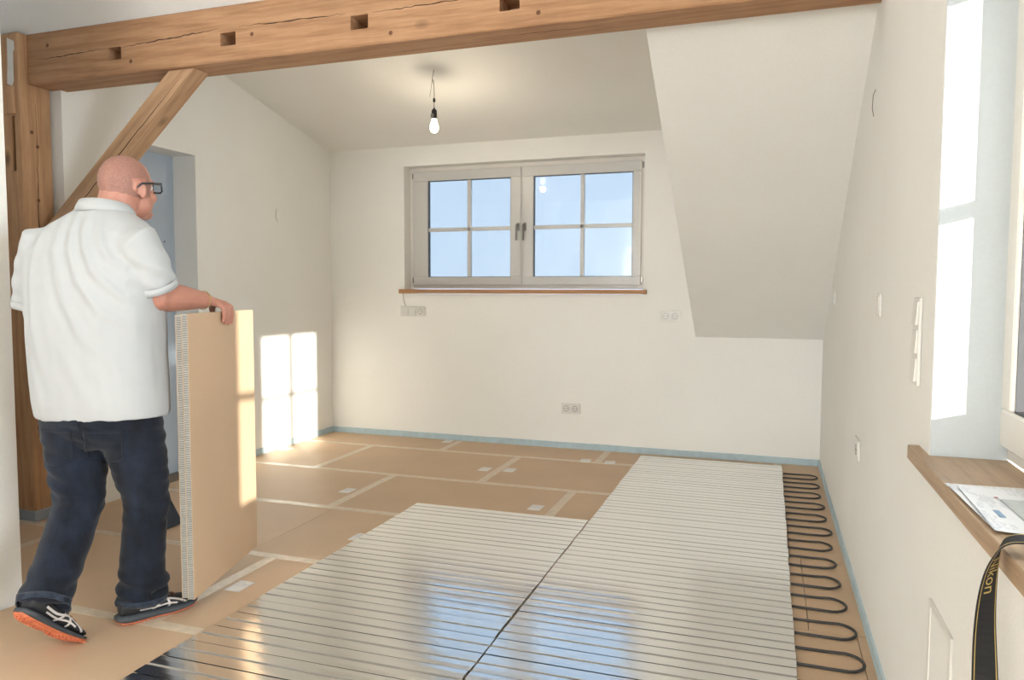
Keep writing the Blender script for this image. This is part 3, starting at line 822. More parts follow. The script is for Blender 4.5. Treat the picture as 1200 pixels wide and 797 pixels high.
def rib(t, s, off=0.0):
    c = cat_(CP, t); w_ = cat_(CW, t).normalized(); tg = (cat_(CP, min(1, t+.01))-cat_(CP, max(0, t-.01))).normalized()
    nr = w_.cross(tg).normalized()
    return c + w_*s + nr*off
strap = empty('camera_strap', (.318, 1.22, .3), 'black camera strap with gold lettering hanging over the oak sill', 'camera strap')
def ribbon(nm, mat, s0, s1, o0, o1, nseg=70):
    v = []; f = []
    for k in range(nseg+1):
        t = k/nseg
        v += [rib(t, s0, o0), rib(t, s1, o0), rib(t, s1, o1), rib(t, s0, o1)]
    for k in range(nseg):
        a = 4*k
        for q in range(4): f.append((a+q, a+(q+1) % 4, a+4+(q+1) % 4, a+4+q))
    f += [(0, 3, 2, 1), (4*nseg, 4*nseg+1, 4*nseg+2, 4*nseg+3)]
    return link_mesh(nm, pyd(v, f), mat, strap)
ribbon('webbing', M['strap'], -.0185, .0185, -.0010, .0010)
for sg in (-1, 1):
    ribbon('stitching', M['gold'], sg*.0158-.0005, sg*.0158+.0005, -.0013, .0013)
fc = bpy.data.curves.new('lettering', 'FONT'); fc.body = 'Nikon'; fc.size = 0.034; fc.align_x = 'CENTER'; fc.align_y = 'CENTER'; fc.extrude = 0.0
fo = bpy.data.objects.new('t', fc); COL.objects.link(fo)
dg = bpy.context.evaluated_depsgraph_get(); dg.update()
tme = bpy.data.meshes.new_from_object(fo.evaluated_get(dg)); bpy.data.objects.remove(fo)
bm = bmesh.new(); bm.from_mesh(tme)
for sgn in (1,):
    TXT_T, TXT_S = 0.465, 1.0/0.72
    for v_ in bm.verts:
        t = TXT_T + v_.co.x*TXT_S*1.05; p = rib(t, v_.co.y*1.0, -.0016)
        v_.co = p
tm = bpy.data.meshes.new('lettering'); bm.to_mesh(tm); bm.free()
link_mesh('lettering', tm, M['gold'], strap)

# ------------------------------------------------------------------ carried boards
BA = Vector((-2.013, 2.218, 0.0)); BE = Vector((-0.274, 0.962, 0)).normalized(); BN = Vector((BE.y, -BE.x, 0))
BZ0, BZ1, BL, BT = 0.070, 1.142, 0.605, 0.024
def carried(idx, off, label):
    z0, z1 = BZ0 + 0.003*idx, BZ1 - 0.004*idx
    sh = 0.006*idx
    root = empty('carried_board', BA - BN*(off+BT/2) + BE*BL/2 + Vector((0, 0, z0)), label, 'board', 'boards carried by the man')
    mt = Matrix(((BE.x, BN.x, 0, BA.x), (BE.y, BN.y, 0, BA.y), (0, 0, 1, 0), (0, 0, 0, 1)))
    for d0, d1 in ((-off-.0012, -off), (-off-BT, -off-BT+.0012)):
        MB().box(sh, BL+sh, d0, d1, z0, z1, mtx=mt).build('face_sheet', M['board'], root)
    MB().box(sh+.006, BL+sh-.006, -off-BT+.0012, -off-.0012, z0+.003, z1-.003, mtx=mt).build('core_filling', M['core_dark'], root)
    # corrugation: one small flute after another round the open edges
    m = MB(); n = int((z1-z0)/.0085)
    for k in range(n):
        z = z0+.001+k*(z1-z0-.002)/n
        m.box(sh+.0008, sh+.0075, -off-BT+.0014, -off-.0014, z, z+.0048, mtx=mt)
        m.box(BL+sh-.0075, BL+sh-.0008, -off-BT+.0014, -off-.0014, z, z+.0048, mtx=mt)
    n = int(BL/.0085)
    for k in range(n):
        s = sh+.001+k*(BL-.002)/n
        m.box(s, s+.0048, -off-BT+.0014, -off-.0014, z1-.0075, z1-.0008, mtx=mt)
    setp(m.build('corrugated_flutes', M['board_edge'], root), kind='stuff')
    return root
carried(0, 0.0, 'brown corrugated board nearest the camera in the man\'s right hand')
carried(1, 0.0255, 'second brown corrugated board held behind the first against the man')

# stack of plates leaning on the left wall behind the man
def lean(idx, label, mat):
    root_b = Vector((-2.93-.004, 2.62, 0.0)) + Vector((.014*idx, 0, 0)); ang = math.atan2(0.93, 0.60)
    d = Vector((-math.cos(ang), 0, math.sin(ang))); nrm = Vector((math.sin(ang), 0, math.cos(ang)))
    # clockwise section: runs along Y from 2.62 to 3.14
    m = MB(); t = 0.011
    Lg = 1.07-.02*idx
    P = [root_b, root_b+d*Lg, root_b+d*Lg+nrm*t, root_b+nrm*t]
    y0, y1 = 2.99+.006*idx, 3.14-.008*idx
    zoff = t*nrm.z*0
    m.prism([(p.x, p.z) for p in P], 1, y0, y1)
    o = m.build('leaning_panel', mat); return setp(o, label, 'panel', 'panels leaning behind the man')
M['dark_panel'] = plain('dark_coated_panel', (0.05, 0.055, 0.065), 0.25, metal=0.6)
lean(0, 'brown fibre panel against the wall side of the leaning stack behind the man', M['board'])
lean(1, 'bright aluminium sheet in the middle of the leaning stack behind the man', M['alu'])
lean(2, 'dark glossy sheet facing the room in the leaning stack behind the man', M['dark_panel'])

# ------------------------------------------------------------------ the man
def skin_mat():
    m, N, L, b = newmat('skin'); nt = m.node_tree
    v = coords(nt)
    n1 = noise_tex(nt, v, 9, 4); n2 = noise_tex(nt, v, 120, 3)
    c = ramp(nt, n1, [(0.3, (0.45, 0.185, 0.130)), (0.7, (0.55, 0.26, 0.185))])
    c = mixc(nt, 0.12, c, ramp(nt, n2, [(0.3, (0.38, 0.15, 0.10)), (0.7, (0.70, 0.40, 0.30))]))
    L.new(c, b.inputs['Base Color']); b.inputs['Roughness'].default_value = 0.45
    b.inputs['Subsurface Weight'].default_value = 0.08; b.inputs['Subsurface Radius'].default_value = (.012, .005, .003); b.inputs['Subsurface Scale'].default_value = 0.5
    bump(nt, b, n2, 0.15, 0.001)
    return m
M['skin'] = skin_mat()
M['stubble'] = plain('grey_stubble', (0.34, 0.165, 0.125), 0.6, var=0.25, nscale=250)
def cloth(name, col, var, nscale, stretch, bscale, bstr, rough=0.85, rot=(0, 0, 0)):
    m, N, L, b = newmat(name); nt = m.node_tree
    v = coords(nt, stretch, rot=rot); n1 = noise_tex(nt, v, nscale, 5, 0.6); n2 = noise_tex(nt, coords(nt), bscale, 2)
    c = ramp(nt, n1, [(0.32, tuple(x*(1-var) for x in col)), (0.68, tuple(min(1, x*(1+var)) for x in col))])
    L.new(c, b.inputs['Base Color']); b.inputs['Roughness'].default_value = rough; b.inputs['Specular IOR Level'].default_value = 0.25
    b.inputs['Sheen Weight'].default_value = 0.15
    bump(nt, b, n2, bstr, 0.001)
    return m
M['polo'] = cloth('white_polo', (0.48, 0.49, 0.49), 0.03, 5, (1, 1, 1), 500, 0.3)
M['jeans'] = cloth('dark_denim', (0.0085, 0.0125, 0.023), 0.65, 14, (1, 1, 0.45), 420, 0.5)
M['stitch'] = plain('denim_stitch', (0.022, 0.026, 0.036), 0.8)
M['jeans_worn'] = cloth('worn_denim_hem', (0.026, 0.036, 0.056), 0.5, 60, (1, 1, 1), 420, 0.5)
M['shoe'] = plain('black_shoe_mesh', (0.022, 0.022, 0.024), 0.7, var=0.2, nscale=80, bstr=0.4, bscale=350)
M['midsole'] = plain('dark_grey_midsole', (0.055, 0.062, 0.070), 0.6)
M['outsole'] = plain('orange_rubber', (0.62, 0.17, 0.075), 0.6, var=0.15, nscale=40)
M['stripe'] = plain('white_shoe_stripe', (0.72, 0.66, 0.62), 0.5)
M['lace'] = plain('brown_laces', (0.20, 0.085, 0.04), 0.7)
M['glass_frame'] = plain('dark_blue_spectacle_frame', (0.025, 0.032, 0.045), 0.3)
M['eye'] = plain('eye_white', (0.7, 0.68, 0.64), 0.25)

person = empty('person', (-2.30, 2.10, 0), 'man in white polo shirt and dark jeans walking away, gripping boards', 'person')

TF = Vector((-0.20, 0.98, 0)).normalized(); TR = Vector((TF.y, -TF.x, 0))   # torso forward and right
def lerp(a, b, t): return Vector(a)*(1-t)+Vector(b)*t

HC = Vector((-2.300, 2.240, 1.612))
HR = Matrix.Rotation(math.radians(-6), 4, 'Z') @ Matrix.Rotation(math.radians(5), 4, 'X') @ Matrix.Rotation(math.radians(3), 4, 'Y')
def H(x, y, z): return HC + (HR @ Vector((x, y, z)))

shR, elR = Vector((-2.118, 2.110, 1.392)), Vector((-2.125, 2.195, 1.207))
T0 = Vector((BA.x, BA.y, BZ1))
def BP(s, n, z): return T0 + BE*s + BN*n + Vector((0, 0, z))
wrR = BP(.235, -.038, .046)
shL, elL, wrL = Vector((-2.508, 2.05, 1.392)), Vector((-2.548, 2.05, 1.170)), Vector((-2.475, 2.27, 1.10))

body = MB()
# head and neck
body.ball(H(0, -.008, .022), .077, .099, .097, HR, 28, 18)
body.ball(H(0, .036, -.045), .061, .060, .076, HR, 24, 14)
body.ball(H(0, .072, -.098), .030, .026, .022, HR)
body.ball(H(0, .078, .022), .052, .020, .013, HR)
body.loft([(H(0, .090, .018), HR.to_3x3() @ Vector((.009, 0, 0)), HR.to_3x3() @ Vector((0, .007, 0))), (H(0, .112, -.020), HR.to_3x3() @ Vector((.015, 0, 0)), HR.to_3x3() @ Vector((0, .014, 0))), (H(0, .094, -.032), HR.to_3x3() @ Vector((.010, 0, 0)), HR.to_3x3() @ Vector((0, .009, 0)))], 10)
body.ball(H(0, .093, -.055), .022, .010, .006, HR); body.ball(H(0, .091, -.066), .019, .010, .006, HR)
for sx_ in (-1, 1):
    body.ball(H(sx_*.035, .070, -.035), .024, .026, .022, HR)                     # cheeks
    er = HR @ Matrix.Rotation(math.radians(-14*sx_), 4, 'Z') @ Matrix.Rotation(math.radians(8), 4, 'X')
    ec = H(sx_*.080, -.008, -.006)
    path = [ec + (er @ Vector((0, .0165*math.cos(a)+0, .027*math.sin(a)))) for a in [math.radians(q) for q in range(-100, 190, 24)]]
    body.tube(path, .0062, 8)
    body.ball(ec - (er @ Vector((sx_*.004, 0, 0))), .006, .014, .023, er)
    body.ball(ec + (er @ Vector((0, .006, -.026))), .006, .008, .009, er)         # lobe
nb = Vector((-2.322, 2.150, 1.47))
body.loft([(H(0, -.022, .0), Vector((.066, 0, 0)), Vector((0, .078, 0))), (lerp(H(0, -.022, -.06), nb, .35), Vector((.069, 0, 0)), Vector((0, .074, 0))), (nb, TR*.078, TF*.080), (nb-Vector((0, 0, .08)), TR*.10, TF*.09)], 20)
body.ball(lerp(H(0, -.06, -.05), nb, .35), .056, .035, .030, HR)                  # roll at the nape
# trunk inside the clothes
body.loft([((-2.335, 2.13, .72), TR*.17, TF*.12), ((-2.335, 2.125, 1.0), TR*.19, TF*.15), ((-2.33, 2.12, 1.25), TR*.19, TF*.14), ((-2.325, 2.13, 1.40), TR*.19, TF*.11), ((-2.32, 2.15, 1.47), TR*.09, TF*.08)], 24)
# arms
def limb(mb, pts, n=16): mb.tube([p for p, r in pts], [r for p, r in pts], n)
limb(body, [(shR, .055), (lerp(shR, elR, .5), .056), (lerp(shR, elR, .85), .055), (elR, .052)])
limb(body, [(elR, .050), (lerp(elR, wrR, .10), .054), (lerp(elR, wrR, .22), .056), (lerp(elR, wrR, .5), .049), (lerp(elR, wrR, .8), .038), (wrR, .032)])
body.ball(elR+Vector((.002, -.004, -.002)), .054, .055, .054)
limb(body, [(shL, .055), (lerp(shL, elL, .5), .056), (elL, .052), (lerp(elL, wrL, .3), .052), (lerp(elL, wrL, .7), .040), (wrL, .031)])
# right hand: palm over the board tops, four fingers down the outer face, thumb on the inner one
ks_ = [.272, .297, .322, .347]; flen = [.80, .95, 1.0, .92]
for s, l in zip(ks_, flen):
    K = BP(s, -.010, .030)
    limb(body, [(wrR, .024), (lerp(wrR, K, .55), .0165), (K, .0130)], 10)
    limb(body, [(K, .0115), (BP(s+.003, .012, .018), .0103), (BP(s+.005, .0145, -.012*l), .0090), (BP(s+.005, .0118, -.036*l), .0084), (BP(s+.003, .0092, -.056*l), .0072)], 10)
body.ball(lerp(wrR, BP(.315, -.012, .028), .6), .030, .034, .018)
limb(body, [(lerp(wrR, BP(.30, -.03, .03), .25), .020), (BP(.315, -.050, .030), .0165), (BP(.345, -.066, .006), .0125), (BP(.358, -.063, -.024), .0095)], 10)
# left hand, relaxed in front of the body
hd = (wrL-elL).normalized(); hs = Vector((.75, .35, 0)).normalized(); hu = hs.cross(hd).normalized()
for i, l in enumerate([.085, .098, .095, .078]):
    K = wrL + hd*.085 + hs*(.030-.020*i)
    limb(body, [(wrL, .024), (lerp(wrL, K, .6), .016), (K, .012)], 10)
    limb(body, [(K, .0115), (K+hd*l*.45-hu*.010, .0100), (K+hd*l*.75-hu*.030, .0090), (K+hd*l*.85-hu*.052, .0074)], 10)
limb(body, [(wrL+hs*.014+hd*.02, .018), (wrL+hs*.044+hd*.050, .0145), (wrL+hs*.052+hd*.085-hu*.01, .0115), (wrL+hs*.046+hd*.112-hu*.018, .009)], 10)
# legs inside the jeans
legR = [((-2.238, 2.14, .86), .118), ((-2.228, 2.155, .72), .114), ((-2.213, 2.175, .58), .098), ((-2.200, 2.190, .45), .082), ((-2.202, 2.180, .32), .078), ((-2.203, 2.165, .18), .079), ((-2.200, 2.158, .070), .085)]
legL = [((-2.425, 2.09, .86), .116), ((-2.418, 2.085, .72), .112), ((-2.402, 2.075, .58), .100), ((-2.378, 2.055, .445), .086), ((-2.345, 1.975, .345), .080), ((-2.306, 1.892, .260), .079), ((-2.270, 1.815, .176), .081)]
for lg in (legR, legL): limb(body, [(Vector(p), r*.62) for p, r in lg[:-1]])
bmesh_body = remesh(body, 0.0039, 5, 0.5)
body_o = link_mesh('body', bmesh_body, M['skin'], person, True)
# stubble cap over the crown and nape: faces of the body lifted a hair
bm = bmesh.new(); bm.from_mesh(bmesh_body)
off = wloc(body_o); inv = HR.inverted()
keep = []
for fc_ in bm.faces:
    q = inv @ (fc_.calc_center_median()+off-HC)
    n_ = noise.noise(q*40)*.006
    keep.append(q.length < .135 and q.z+n_ > -.035 - .2*q.y*(q.y < 0) and q.y+n_ < .055-.30*max(0, q.z-.02) and not (abs(q.x) > .072 and -.035 < q.y < .03 and q.z < .035) and q.z+n_ < .125)
bmesh.ops.delete(bm, geom=[fc_ for fc_, k in zip(bm.faces, keep) if not k], context='FACES')
bm.normal_update()
for v_ in bm.verts: v_.co += v_.normal*.0009 + off
hm = bpy.data.meshes.new('hair'); bm.to_mesh(hm); bm.free()
link_mesh('hair', hm, M['stubble'], person, True)
for sx_ in (-1, 1):
    MB().ball(H(sx_*.031, .074, .004), .0120, .0125, .0125).build('eye', M['eye'], person, True)
# bracelet
ring = []
fd = (wrR-elR).normalized(); a_ = fd.orthogonal().normalized(); b_ = fd.cross(a_)
for k in range(24): ring.append(lerp(elR, wrR, .93)+a_*.0365*math.cos(k*math.pi/12)+b_*.0365*math.sin(k*math.pi/12))
MB().tube(ring, .0014, 6, closed=True).build('bracelet', M['gold'], person, True)

# spectacles
gl = empty('glasses', H(0, .10, .01)); gl.parent = person; gl.location = wloc(gl)-wloc(person)
for sx_ in (-1, 1):
    hx = sx_*.034
    rect = [(hx-.026, -.014), (hx-.024, .016), (hx+.024, .016), (hx+.026, -.014), (hx+.016, -.020), (hx-.016, -.020)]
    rect = [H(x, .108-.10*abs(x)*abs(x)*8, z+.004) for x, z in rect]
    MB().tube(rect, .0034, 8, closed=True).build('rim', M['glass_frame'], gl, True)
    link_mesh('lens', pyd(rect, [tuple(range(6))]), M['lens'], gl)
    MB().tube([H(sx_*.060, .100, .016), H(sx_*.076, .088, .017), H(sx_*.086, .030, .018), H(sx_*.089, -.008, .016), H(sx_*.088, -.026, .000)], [.0056, .0052, .0042, .0036, .0026], 8).build('temple_arm', M['glass_frame'], gl, True)
MB().tube([H(-.010, .107, .014), H(0, .110, .016), H(.010, .107, .014)], .0022, 8).build('bridge', M['glass_frame'], gl, True)

# polo shirt ---------------------------------------------------------
sh = MB()
def ring_(x, y, z, w_, d_): return ((x, y, z), TR*w_, TF*d_)
sh.loft([ring_(-2.338, 2.135, .766, .234, .168), ring_(-2.338, 2.132, .82, .237, .176), ring_(-2.338, 2.128, .95, .236, .186), ring_(-2.338, 2.122, 1.10, .238, .184), ring_(-2.335, 2.115, 1.25, .243, .172),
         ring_(-2.332, 2.115, 1.36, .240, .155), ring_(-2.328, 2.125, 1.435, .215, .130), ring_(-2.324, 2.138, 1.475, .165, .108), ring_(-2.322, 2.148, 1.510, .105, .088), ring_(-2.320, 2.155, 1.528, .080, .078)], 40, power=2.35)
limb(sh, [(lerp(shR, (-2.33, 2.12, 1.40), .45), .070), (shR+Vector((-.004, 0, 0)), .079), (lerp(shR, elR, .45), .080), (lerp(shR, elR, .78), .076)], 24)
limb(sh, [(lerp(shL, (-2.33, 2.12, 1.40), .45), .070), (shL+Vector((.004, 0, 0)), .079), (lerp(shL, elL, .45), .080), (lerp(shL, elL, .98), .075)], 24)
shm = remesh(sh, 0.0065, 6, 0.5)
# folds
folds = [  # (points on the back as (lateral, height), amplitude, width): pulled towards the right shoulder
    ([(.03, 1.50), (.06, 1.40), (.10, 1.30), (.17, 1.22), (.23, 1.16)], .0085, .014),
    ([(-.01, 1.50), (.015, 1.38), (.055, 1.26), (.13, 1.15), (.22, 1.08)], .0080, .016),
    ([(-.05, 1.49), (-.04, 1.36), (0.0, 1.20), (.07, 1.06), (.16, .97)], .0060, .018),
    ([(.09, 1.47), (.115, 1.40), (.15, 1.34), (.20, 1.30)], .0075, .012),
    ([(-.12, 1.45), (-.14, 1.30), (-.13, 1.12), (-.10, .95)], .0050, .020),
    ([(-.19, 1.36), (-.185, 1.22), (-.17, 1.08)], .0055, .016),
    ([(-.02, 1.05), (.04, .92), (.09, .80)], .0040, .022), ([(.14, 1.02), (.18, .90), (.19, .78)], .0045, .018), ([(-.15, .95), (-.12, .85), (-.12, .76)], .004, .02)]
ctr = Vector((-2.335, 2.125, 0))
def segd(p, a, b):
    ab = (b[0]-a[0], b[1]-a[1]); t = max(0, min(1, ((p[0]-a[0])*ab[0]+(p[1]-a[1])*ab[1])/(ab[0]**2+ab[1]**2)))
    return math.hypot(p[0]-a[0]-ab[0]*t, p[1]-a[1]-ab[1]*t), t
def shirt_fold(me):
    nrm = [v_.normal.copy() for v_ in me.vertices]; out = []
    for v_, n_ in zip(me.vertices, nrm):
        p = v_.co.copy(); q = p-ctr; lat, dep = q.dot(TR), q.dot(TF); h = 0
        if dep < .06:
            for pts, amp, wd in folds:
                best = 9; bt = 0
                for i in range(len(pts)-1):
                    d_, t = segd((lat, p.z), pts[i], pts[i+1])
                    if d_ < best: best = d_; bt = (i+t)/(len(pts)-1)
                if best < wd*3:
                    h += amp*math.sin(math.pi*min(1, max(.0, bt*.96+.04)))**.6*(math.exp(-(best/wd)**2)-.45*math.exp(-((best-wd*1.6)/wd)**2))
        h += .0045*noise.noise(Vector((lat*9, dep*9, p.z*3.2))) + .0022*noise.noise(Vector((lat*24+p.z*5, dep*24, p.z*9)))
        # sleeve wrinkles
        if lat > .20 and p.z > 1.2: h += .0035*math.sin((p.z+.35*dep)*95+lat*18)*max(0, min(1, (1.43-p.z)*8))
        if lat < -.20 and p.z > 1.12: h += .003*math.sin((p.z-.3*dep)*80+lat*25)*max(0, min(1, (1.43-p.z)*8))
        out += list(p + n_*h)
    me.vertices.foreach_set('co', out); me.update()
shirt_fold(shm)
shirt_o = link_mesh('polo_shirt', shm, M['polo'], person, True)
# sleeve cuffs, hem seam and collar
def band(name, c, axis, ra, rb, h, th, parent, mat, tilt=None, n=40, A=None):
    axis = Vector(axis).normalized(); A = (A or axis.orthogonal()).normalized(); A = (A-axis*A.dot(axis)).normalized(); B_ = axis.cross(A)
    v = []; f = []
    for k in range(n):
        t = 2*math.pi*k/n; d = A*math.cos(t)*ra + B_*math.sin(t)*rb; dn = d.normalized()
        for hh, rr in ((-h/2, 0), (-h/2, th), (h/2, th), (h/2, 0)): v.append(Vector(c)+d+dn*rr+axis*hh)
    for k in range(n):
        a, b = 4*k, 4*((k+1) % n)
        for q in range(4): f.append((a+q, a+(q+1) % 4, b+(q+1) % 4, b+q))
    return link_mesh(name, pyd(v, f), mat, parent, True)
band('sleeve_cuff', lerp(shR, elR, .80), elR-shR, .0785, .0785, .026, .003, person, M['polo'])
band('sleeve_cuff', lerp(shL, elL, 1.0), elL-shL, .0765, .0765, .026, .003, person, M['polo'])
cv = []; cf = []; n = 48
for k in range(n+1):
    t = math.radians(-60) + math.radians(300)*k/n - math.radians(90) + math.radians(0)
    # angle measured from the back; open at the front
    ang = -math.radians(150) + math.radians(300)*k/n
    d = (-TF*math.cos(ang)*.083 + TR*math.sin(ang)*.083)
    up = .020 + .008*math.cos(ang); bc = Vector((-2.3205, 2.158, 1.520)) + Vector((0, 0, .006*math.cos(ang)))
    o_ = d.normalized()
    cv += [bc+d, bc+d*.93+Vector((0, 0, up)), bc+d*.96+o_*.006+Vector((0, 0, up+.003)), bc+d*1.03+o_*.009+Vector((0, 0, up*.5)), bc+d*1.10+o_*.012+Vector((0, 0, -.012)), bc+d*1.07+o_*.009+Vector((0, 0, -.014))]
for k in range(n):
    a, b = 6*k, 6*k+6
    for q in range(6): cf.append((a+q, a+(q+1) % 6, b+(q+1) % 6, b+q))
cf += [tuple(range(6)), tuple(range(6*n, 6*n+6))[::-1]]
link_mesh('collar', pyd(cv, cf), M['polo'], person, True)

# jeans ----------------------------------------------------------------
jn = MB()
jn.loft([ring_(-2.335, 2.125, .93, .205, .150), ring_(-2.335, 2.125, .84, .215, .158), ring_(-2.332, 2.122, .76, .212, .155), ring_(-2.325, 2.122, .70, .185, .135), ring_(-2.32, 2.125, .655, .12, .10)], 36, power=2.3)
for lg in (legR, legL): limb(jn, [(Vector(p), r) for p, r in lg], 24)
# bunched cloth at the ankles
limb(jn, [(Vector((-2.198, 2.158, .125)), .088), (Vector((-2.188, 2.168, .100)), .090)], 24)
jm = remesh(jn, 0.0062, 5, 0.5)
def seg3(p, a, b):
    ab = b-a; t = max(0, min(1, (p-a).dot(ab)/ab.length_squared)); return (p-a-ab*t).length, t
LR = [Vector(p) for p, r in legR]; LLg = [Vector(p) for p, r in legL]
def leg_param(p):
    best = (9, 0, 0)
    for w_, L3 in ((0, LR), (1, LLg)):
        for i in range(len(L3)-1):
            d_, t = seg3(p, L3[i], L3[i+1])
            if d_ < best[0]: best = (d_, w_, i+t)
    return best
jnrm = [v_.normal.copy() for v_ in jm.vertices]; jout = []
for v_, jn_ in zip(jm.vertices, jnrm):
    p = v_.co.copy(); d_, w_, s_ = leg_param(p)
    knee = math.exp(-((s_-3.0)/.8)**2); ank = math.exp(-((s_-6.0)/1.0)**2); hip = math.exp(-((s_-1.4)/.9)**2)
    sd = w_*5.0
    h = .004*noise.noise(Vector((p.x*9+sd, p.y*9, p.z*5)))
    h += (.013*ank+.011*knee+.008*hip)*noise.noise(Vector((p.x*7+sd, p.y*7, p.z*32+p.x*10)))
    h += .008*ank*math.sin(p.z*110+p.x*22+p.y*12)*(.6+.4*noise.noise(p*9))
    jout += list(p+jn_*h)
jm.vertices.foreach_set('co', jout); jm.update()
jeans_o = link_mesh('jeans', jm, M['jeans'], person, True)
def surf(o):
    bm = bmesh.new(); bm.from_mesh(o.data); bmesh.ops.translate(bm, verts=bm.verts, vec=wloc(o)); t = BVHTree.FromBMesh(bm); bm.free(); return t
JB = surf(jeans_o)
VD = Vector((-.70, .71, 0)).normalized()          # roughly from behind
def patch(tree, name, mat, parent, origin, uax, vax, outline, lift=.0016, dirn=None, nu=14, nv=14, th=.0014):
    """cloth patch laid on a surface: outline(u,v)->bool in 0..1"""
    dirn = (dirn or VD).normalized(); v = {}; verts = []; faces = []
    for j in range(nv+1):
        for i in range(nu+1):
            u, w_ = i/nu, j/nv
            uu, ww = outline(u, w_)
            p = origin + uax*uu + vax*ww
            hit = tree.ray_cast(p-dirn*.5, dirn)
            if hit[0] is None: continue
            v[(i, j)] = len(verts); verts.append(hit[0]+hit[1]*lift)
    for j in range(nv):
        for i in range(nu):
            q = [(i, j), (i+1, j), (i+1, j+1), (i, j+1)]
            if all(k in v for k in q): faces.append(tuple(v[k] for k in q))
    if not faces: return None
    me = pyd(verts, faces); me = apply_mods(me, [('SOLIDIFY', dict(thickness=th, offset=0.0))])
    return link_mesh(name, me, mat, parent, True)
def pocket_out(u, w_):   # five-sided pocket, pointed bottom
    bot = -.135+.020*abs(u-.5)*2; return (u-.5), bot*(1-w_)
IR = Vector((.71, .70, 0)).normalized()
for cx_, cy_, wd in ((-2.225, 2.03, .125), (-2.40, 1.985, .115)):
    pk = patch(JB, 'back_pocket', M['jeans'], jeans_o, Vector((cx_, cy_, .735)), IR*wd, Vector((0, 0, 1)), pocket_out, .0030)
    for e0, e1 in (((-.5, -.115), (-.5, 0)), ((.5, -.115), (.5, 0)), ((-.5, -.115), (0, -.135)), ((0, -.135), (.5, -.115)), ((-.5, -.012), (.5, -.012))):
        pts = []
        for k in range(9):
            t = k/8; u = (e0[0]+(e1[0]-e0[0])*t)*.93; w_ = e0[1]+(e1[1]-e0[1])*t
            pp = Vector((cx_, cy_, .735)) + IR*wd*u + Vector((0, 0, w_+.003))
            hit = JB.ray_cast(pp-VD*.5, VD)
            if hit[0]: pts.append(hit[0]+hit[1]*.0045)
        if len(pts) > 2: MB().tube(pts, .0011, 5).build('stitching', M['stitch'], pk or jeans_o)
# worn hems
for lg in (legR, legL):
    a, b = Vector(lg[-2][0]), Vector(lg[-1][0]); r = lg[-1][1]
    v = []; f = []; n = 40; ax = (b-a).normalized(); A_ = ax.orthogonal().normalized(); B_ = ax.cross(A_)
    for k in range(n):
        t = 2*math.pi*k/n; d = A_*math.cos(t)+B_*math.sin(t)
        for hh in (-.016, .006):
            c = b+ax*hh; hit = JB.ray_cast(c+d*.2, -d)
            rr = (hit[0]-c).length if hit[0] and (hit[0]-c).length < .12 else r
            v += [c+d*(rr+.0005 if hh < 0 else max(rr, r*.97)-.001), c+d*(rr+.0030 if hh < 0 else max(rr, r*.97)+.0025)]
    for k in range(n):
        a4, b4 = 4*k, 4*((k+1) % n)
        f += [(a4+1, b4+1, b4+3, a4+3), (a4, a4+2, b4+2, b4), (a4+2, a4+3, b4+3, b4+2), (a4, b4, b4+1, a4+1)]
    link_mesh('hem', pyd(v, f), M['jeans_worn'], jeans_o, True)

